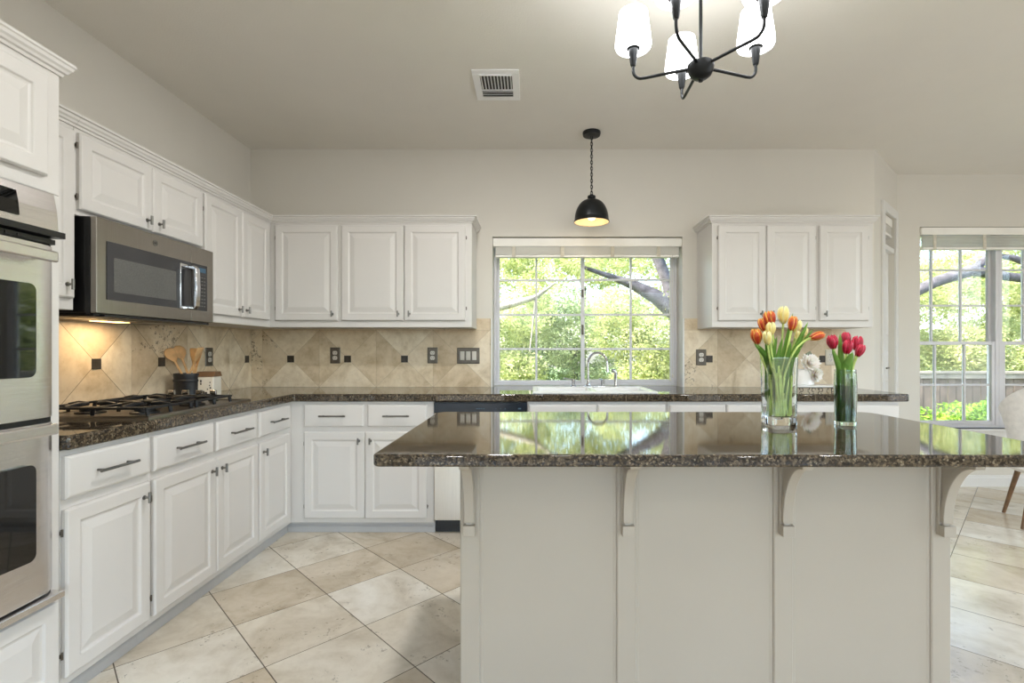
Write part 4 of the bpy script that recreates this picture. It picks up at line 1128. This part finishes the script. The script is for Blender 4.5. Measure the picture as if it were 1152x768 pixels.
tulip('crimson tulip at the upper right of the small vase', 'red', px3(964.8, 386, 1.90), (.15, 0, 1), b2(3.3), V2, .0205, .056, [], seed=24)
tulip('crimson tulip drooping at the lower right of the small vase', 'red', px3(967.5, 394, 1.88), (.35, -.2, 1), b2(3.9), V2, .0165, .050, [lf(V2, (0, -.01, .1), [(952, 428, 1.885), (955, 411, 1.876)], (959, 396, 1.85), .046)], seed=25)

# ------------------------------------------------------------------ chandelier and pendant
CHX, CHY = .631, 1.862
r = thing('chandelier', 'dark metal five-arm chandelier with white glass shades over the island', 'chandelier', (CHX, CHY, H))
T = Matrix.Translation((0, 0, -H))
MB().lathe([(.0, -.0005), (.062, -.0005), (.062, -.014), (.050, -.026), (.012, -.032), (0, -.032)], 32, cap=False).build('ceiling_canopy', 'blackm', r, smooth='auto')
MB().tube([(0, 0, -.03), (0, 0, 2.26-H)], .0065, 14).build('stem_rod', 'blackm', r, smooth='auto')
MB().lathe([(.0, 2.280), (.009, 2.280), (.012, 2.264), (.045, 2.262), (.0485, 2.258), (.0485, 2.247), (.046, 2.236), (.038, 2.219), (.024, 2.208), (.009, 2.204), (.008, 2.196), (0, 2.195)], 32, cap=False).xf(T).build('hub', 'blackm', r, smooth='auto')
for k in range(5):
    a = math.radians(17+72*k); d = Vector((math.cos(a), math.sin(a), 0)); Rr = .248
    p = [d*.03+Vector((0, 0, 2.250)), d*.10+Vector((0, 0, 2.249)), d*(Rr-.045)+Vector((0, 0, 2.246))]
    for i in range(1, 7):
        q = i/6*PI/2; p.append(d*(Rr-.035+.035*math.sin(q)) + Vector((0, 0, 2.246+.035*(1-math.cos(q)))))
    p.append(d*Rr+Vector((0, 0, 2.300)))
    MB().tube(p, .0058, 12).xf(T).build('arm', 'blackm', r, smooth='auto')
    c = d*Rr
    MB().lathe([(0, 2.299), (.009, 2.299), (.011, 2.304), (.019, 2.362), (.026, 2.366), (.027, 2.374), (.024, 2.378), (0, 2.378)], 24, (c.x, c.y, -H), cap=False).build('candle_cup', 'blackm', r, smooth='auto')
    MB().lathe([(.024, 2.367), (.055, 2.366), (.066, 2.370), (.0695, 2.380), (.067, 2.41), (.060, 2.46), (.0545, 2.505), (.0515, 2.505), (.057, 2.46), (.063, 2.41), (.065, 2.384), (.024, 2.376)], 32, (c.x, c.y, -H), cap=False).build('glass_shade', 'shade', r, smooth='auto')

PX, PY = .429, 3.55
r = thing('pendant_light', 'black dome pendant lamp on a chain in front of the sink window', 'pendant lamp', (PX, PY, H))
MB().lathe([(0, -.0005), (.063, -.0005), (.064, -.010), (.060, -.026), (.02, -.030), (0, -.030)], 32, cap=False).build('ceiling_canopy', 'blackm', r, smooth='auto')
z0, z1 = 2.300, 2.713; nl = 19; b = MB()
for k in range(nl):
    zc = z0+(z1-z0)*(k+.5)/nl-H; hl_ = (z1-z0)/nl*.72; a = (k % 2)*PI/2+.3
    pts = []
    for i in range(13):
        q = 2*PI*i/12; u = .0085*math.cos(q); pts.append((u*math.cos(a), u*math.sin(a), zc+hl_*math.sin(q)*.95))
    b.tube(pts, .0024, 6, cap=False)
b.tube([(.004, .004, 2.716-H), (-.003, .005, 2.5-H), (.004, -.003, 2.35-H), (0, 0, 2.285-H)], .0018, 6)
b.build('chain', 'blackm', r, smooth='auto')
b = MB(); out = [(0, 2.300), (.012, 2.300), (.014, 2.292), (.028, 2.290), (.029, 2.276), (.024, 2.270), (.030, 2.262)]
dome = []
for i in range(15):
    t = i/14; a = t*PI/2; dome.append((.030+(.120-.030)*math.sin(a)**1.0, 2.118+(2.262-2.118)*math.cos(a)**1.0))
out += dome[1:] + [(.1245, 2.112), (.125, 2.103), (.122, 2.103)]
MB().lathe([(rr, z-H) for rr, z in out], 48, cap=False).build('dome_shade', 'blackm', r, smooth='auto')
MB().lathe([(.121, 2.104-H), (.1175, 2.112-H)] + [((rr-.004), z-.004-H) for rr, z in dome[::-1][1:]] + [(.004, 2.256-H)], 48, cap=False).build('shade_lining', 'lining', r, smooth='auto')
MB().lathe([(0, 2.245-H), (.014, 2.245-H), (.016, 2.20-H), (.030, 2.165-H), (.032, 2.145-H), (.022, 2.122-H), (0, 2.114-H)], 24, cap=False).build('bulb', 'bulb', r, smooth='auto')
lo = lamp('pendant_bulb_light', 'POINT', .7, (1, .84, .60), (0, 0, 2.088-H), shadow_soft_size=.03); lo.parent = r

# fill lamps added to the ceiling out of view, shaped as recessed cans
for k, (x, y, e) in enumerate([(-.25, 2.05, 22), (.1, .3, 3), (-.95, -1.3, 10), (1.9, .9, 9), (1.9, -1.3, 9), (3.9, .9, 9)]):
    r = thing('added_ceiling_fill', ['added unseen fill lamp nearest the oven tower', 'added unseen fill lamp left of the camera', 'added unseen fill lamp behind the camera on the left', 'added unseen fill lamp right of the camera', 'added unseen fill lamp behind the camera on the right', 'added unseen fill lamp nearest the dining nook'][k], 'ceiling lamp', (x, y, H), 0, 'added ceiling fill lamps')
    MB().lathe([(.075, -.0005), (.098, -.0005), (.098, -.006), (.090, -.008), (.075, -.003)], 32, cap=False).build('trim_ring', 'trimw', r, smooth='auto')
    lo = lamp('added_fill_light', 'AREA', e, (1.0, .985, .965), (0, 0, -.010), (0, 0, 0), .14, .14); lo.data.shape = 'SQUARE'; lo.parent = r

# ------------------------------------------------------------------ ceiling vent
r = thing('ceiling_vent', 'small white square air register on the ceiling near the middle', 'air vent', (-.33, 2.752, H))
VW, VD = .262, .331
b = MB(); fr = .040
b.box(0, VW, 0, fr, -.008, -.0003); b.box(0, VW, VD-fr, VD, -.008, -.0003); b.box(0, fr, fr, VD-fr, -.008, -.0003); b.box(VW-fr, VW, fr, VD-fr, -.008, -.0003)
b.build('vent_frame', 'ventw', r, bevel=.002)
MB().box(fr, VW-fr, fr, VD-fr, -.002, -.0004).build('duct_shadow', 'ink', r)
b = MB(); n = 10
for k in range(n):
    x = fr+.008+(VW-2*fr-.016)*k/(n-1)
    s = b.mark(); b.box(-.006, .006, fr+.004, VD-fr-.088, -.0006, .0006); b.xf(Matrix.Translation((x, 0, -.010)) @ Matrix.Rotation(math.radians(50), 4, 'Y'), s)
for k in range(3):
    y = VD-fr-.015-.026*k
    s = b.mark(); b.box(fr+.002, VW-fr-.002, -.009, .009, -.0006, .0006); b.xf(Matrix.Translation((0, y, -.012)) @ Matrix.Rotation(math.radians(40), 4, 'X'), s)
b.box(fr, VW-fr, fr, fr+.006, -.014, -.006); b.box(fr, VW-fr, VD-fr-.088, VD-fr-.082, -.014, -.006)
b.build('louvres', 'ventw', r)

# ------------------------------------------------------------------ chair in the nook
r = thing('dining_chair', 'white upholstered chair with tapered rounded back, cut off at the right edge', 'chair', (3.56, 3.42, 0), math.radians(150))
b = MB(); nz, na = 9, 21; vv = []
for side in (0, 1):
    for i in range(nz):
        t = i/(nz-1); z = .44+t*.54
        rad = .205+.075*t
        for j in range(na):
            s = (j/(na-1)-.5)*2; a = s*1.75+PI/2
            zz_ = z - (t**2)*(.30*max(0, abs(s)-.25)**1.4)
            rr_ = rad-(.045 if side else 0)
            b.v.append((rr_*math.cos(a), rr_*math.sin(a)*.95, zz_))
N1 = nz*na
for side in (0, 1):
    for i in range(nz-1):
        for j in range(na-1): a = side*N1+i*na+j; b.f.append((a, a+1, a+na+1, a+na))
for i in range(nz-1):
    for j in (0, na-1): a = i*na+j; b.f.append((a, a+na, a+na+N1, a+N1))
for j in range(na-1):
    for i in (0, nz-1): a = i*na+j; b.f.append((a, a+1, a+1+N1, a+N1))
o = b.build('backrest', 'fabric', r, smooth=True); ss = o.modifiers.new('s', 'SUBSURF'); ss.levels = 1; ss.render_levels = 2
MB().lathe([(0, .36), (.20, .36), (.235, .385), (.245, .43), (.225, .465), (.15, .478), (0, .48)], 36, cap=False).build('seat', 'fabric', r, smooth='auto')
for sx in (-1, 1):
    for sy in (-1, 1): MB().tube([(sx*.13, sy*.13, .37), (sx*.20, sy*.20, 0)], [.018, .011], 12).build('leg', 'woodd', r, smooth='auto')

# ------------------------------------------------------------------ garden
GZ = -.55
tag(MB().box(-30, 45, YN+.9, 50, GZ-.2, GZ).build('garden_lawn', 'soil'), 'green garden ground beyond the windows', 'lawn', kind='stuff')
def fence_run(x0, x1, y0, y1, top, lab):
    r = thing('wooden_fence', lab, 'fence', (x0, y0, GZ)); d = Vector((x1-x0, y1-y0, 0)); L = d.length; a = math.atan2(d.y, d.x); r.rotation_euler = (0, 0, a)
    b = MB(); n = int(L/.15)
    for k in range(n): b.box(k*.15, k*.15+.138, -.012+.006*(k % 2), .008, .02, top-GZ-.10-random.uniform(0, .01))
    b.build('fence_boards', 'fence', r)
    b = MB(); b.box(0, L, -.07, .05, top-GZ-.045, top-GZ); b.box(0, L, -.045, .02, top-GZ-.14, top-GZ-.05); b.build('cap_rail', 'fencecap', r)
    for k in range(int(L/2.2)+1): MB().box(k*2.2, k*2.2+.09, .01, .10, 0, top-GZ-.05).build('post', 'fence', r)
fence_run(5.2, 14.5, 9.6, 9.2, .80, 'weathered grey-brown board fence behind the nook window')

def leaves(b_pts, normals_seed, size, seed):
    rs = np.random.RandomState(seed); n = len(b_pts)
    u = rs.normal(size=(n, 3)); u[:, 2] *= .6; u /= np.linalg.norm(u, axis=1)[:, None]
    w_ = rs.normal(size=(n, 3)); v = np.cross(u, w_); v /= np.linalg.norm(v, axis=1)[:, None]
    s = size*rs.uniform(.6, 1.3, n)[:, None]
    P = np.empty((n, 4, 3)); P[:, 0] = b_pts-u*s; P[:, 1] = b_pts+v*s*.45; P[:, 2] = b_pts+u*s; P[:, 3] = b_pts-v*s*.45
    return P.reshape(-1, 3)
def foliage(name, pts, size, seed, mat, parent=None, loc=(0, 0, 0)):
    V = leaves(pts, 0, size, seed)-np.array(loc); n = len(V)//4
    me = bpy.data.meshes.new(name); me.vertices.add(len(V)); me.vertices.foreach_set('co', V.ravel().astype(np.float32))
    me.loops.add(4*n); me.loops.foreach_set('vertex_index', np.arange(4*n, dtype=np.int32))
    me.polygons.add(n); me.polygons.foreach_set('loop_start', np.arange(0, 4*n, 4, dtype=np.int32))
    me.update(calc_edges=True); me.materials.append(M[mat])
    o = bpy.data.objects.new(name, me); COL.objects.link(o); o.parent = parent; return o
def blobs(centers, per, seed):
    rs = np.random.RandomState(seed); out = []
    for c, rad in centers:
        d = rs.normal(size=(per, 3)); d /= np.linalg.norm(d, axis=1)[:, None]
        rr = rad*rs.uniform(.35, 1.0, per)[:, None]**.6
        out.append(np.array(c)+d*rr*np.array([1, 1, .75]))
    return np.concatenate(out)
def tree(lab, base, trunk, limbs, crown, per, size, seed, mat='leaf', bark='bark', name='oak_tree', group=None):
    r = thing(name, lab, 'tree', base, 0, group); B = Vector(base)
    MB().tube([tuple(Vector(p)-B) for p, _ in trunk], [q for _, q in trunk], 14).build('trunk', bark, r, smooth='auto')
    for lim in limbs: MB().tube([tuple(Vector(p)-B) for p, _ in lim], [q for _, q in lim], 10).build('limb', bark, r, smooth='auto')
    foliage('foliage', blobs(crown, per, seed), size, seed, mat, r, base); return r
rs = random.Random(3)
def crown_rand(x0, x1, y0, y1, z0, z1, n, rad):
    return [((rs.uniform(x0, x1), rs.uniform(y0, y1), rs.uniform(z0, z1)), rs.uniform(.6, 1)*rad) for _ in range(n)]
def P8(px, py, y=8.0): return (zx(px, y), y, zz(py, y))
# tree seen through the sink window: thick limb rising to the left from the right edge
tree('old oak whose dark thick limb crosses the right side of the sink window', (3.3, 8.0, GZ), [((3.3, 8.0, GZ), .30), ((3.15, 8, .5), .24), ((2.85, 8, 1.2), .20), ((2.55, 8, 1.60), .17)],
     [[((2.55, 8, 1.60), .17), (P8(760, 352), .14), (P8(737, 333), .12), (P8(714, 321), .085), (P8(690, 312), .05), (P8(655, 300), .025)],
      [(P8(760, 352), .13), (P8(752, 320), .10), (P8(740, 290), .09), (P8(730, 262), .07)]],
     crown_rand(.2, 3.6, 8.2, 9.6, 2.0, 4.4, 26, .55), 900, .034, 11)
tree('pale-limbed tree with a sunlit branch on the left of the sink window', (-1.6, 7.2, GZ), [((-1.6, 7.2, GZ), .12), ((-1.5, 7.2, .8), .10), ((-1.3, 7.2, 1.5), .08)],
     [[((-1.3, 7.2, 1.5), .07), (P8(550, 349, 7.2), .060), (P8(580, 341, 7.2), .050), (P8(603, 334, 7.2), .036), (P8(625, 318, 7.2), .012)], [(P8(603, 333, 7.2), .02), (P8(600, 360, 7.2), .012), (P8(596, 395, 7.2), .008)]],
     crown_rand(-1.9, .9, 7.4, 8.8, 2.0, 3.6, 12, .42), 900, .032, 12, bark='barkl')
back = []
for k, (x0, x1, y0, z0, z1, n, rad, mt) in enumerate([(-3.0, .2, 10.5, .0, 2.2, 20, .75, 'leaf'), (-.3, 2.2, 11.2, .0, 2.6, 20, .8, 'leafd'), (1.6, 4.6, 10.2, .0, 2.2, 22, .75, 'leaf'), (-2.5, 5.5, 14.5, 1.6, 4.6, 26, 1.0, 'leaf')]):
    tree(['yellow-green bushy tree filling the left of the sink window view', 'deeper green bushy tree in the middle of the sink window view', 'bright bushy tree at the lower right of the sink window view', 'tall pale tree furthest behind the sink window bushes'][k],
         ((x0+x1)/2, y0+.5, GZ), [(((x0+x1)/2, y0+.5, GZ), .12), (((x0+x1)/2+.1, y0+.5, (z0+z1)/2), .06)], [], crown_rand(x0, x1, y0, y0+1.0, z0, z1, n, rad), 1900 if k < 3 else 1300, .038 if k < 3 else .055, 30+k, mt, name='garden_tree')
# nook side
tree('large oak with a blue-grey limb crossing the top of the nook window', (9.6, 8.3, GZ), [((9.6, 8.3, GZ), .28), ((9.3, 8.2, 1.4), .22), ((8.7, 8.1, 2.35), .17)],
     [[((8.7, 8.1, 2.35), .10), (P8(1160, 314), .075), (P8(1135, 311), .07), (P8(1116, 308), .075), (P8(1095, 304), .09), (P8(1070, 311), .085), (P8(1050, 318), .085), (P8(1030, 328), .085), (P8(1005, 345), .05)],
      [(P8(1092, 305), .07), (P8(1105, 295), .065), (P8(1116, 284), .06), (P8(1130, 265), .05)], [(P8(1165, 300), .05), (P8(1140, 290), .05), (P8(1120, 287), .035)]],
     crown_rand(5.6, 10.5, 8.6, 10.2, 2.3, 4.6, 22, .5), 800, .032, 41)
for k, (x0, x1, y0, z0, z1, n, rad, mt) in enumerate([(6.8, 10.2, 11.5, .4, 3.2, 22, .8, 'leaf'), (9.6, 13.5, 11.2, .4, 3.2, 22, .8, 'leaf'), (7.5, 17, 15.5, 1.0, 5.5, 34, 1.15, 'leaf')]):
    tree(['pale green tree behind the fence, left part of the nook window', 'pale green tree behind the fence, right part of the nook window', 'tall hazy tree furthest behind the fence'][k],
         ((x0+x1)/2, y0+.5, GZ), [(((x0+x1)/2, y0+.5, GZ), .12), (((x0+x1)/2+.1, y0+.5, (z0+z1)/2), .06)], [], crown_rand(x0, x1, y0, y0+1.0, z0, z1, n, rad), 1500, .042 if k < 2 else .060, 50+k, mt, name='garden_tree')
# clipped shrubs below the fence, one by one
for k in range(8):
    x = 5.6+k*.62; y = 7.55+.12*math.sin(k*2.1); hgt = .42+.05*math.sin(k*1.7)
    r = thing('garden_shrub', ['leftmost', 'second', 'third', 'fourth', 'fifth', 'sixth', 'seventh', 'rightmost'][k]+' green shrub in the row in front of the fence', 'shrub', (x, y, GZ), 0, 'green shrubs along the fence')
    rs2 = np.random.RandomState(60+k); cs = [((x+rs2.uniform(-.25, .25), y+rs2.uniform(-.2, .2), GZ+rs2.uniform(.34, .86)), .27) for _ in range(9)]
    foliage('foliage', blobs(cs, 420, 70+k), .032, 80+k, 'hedge', r, (x, y, GZ))
    MB().tube([(0, 0, 0), (0, 0, .5)], [.03, .015], 8).build('stem', 'bark', r)
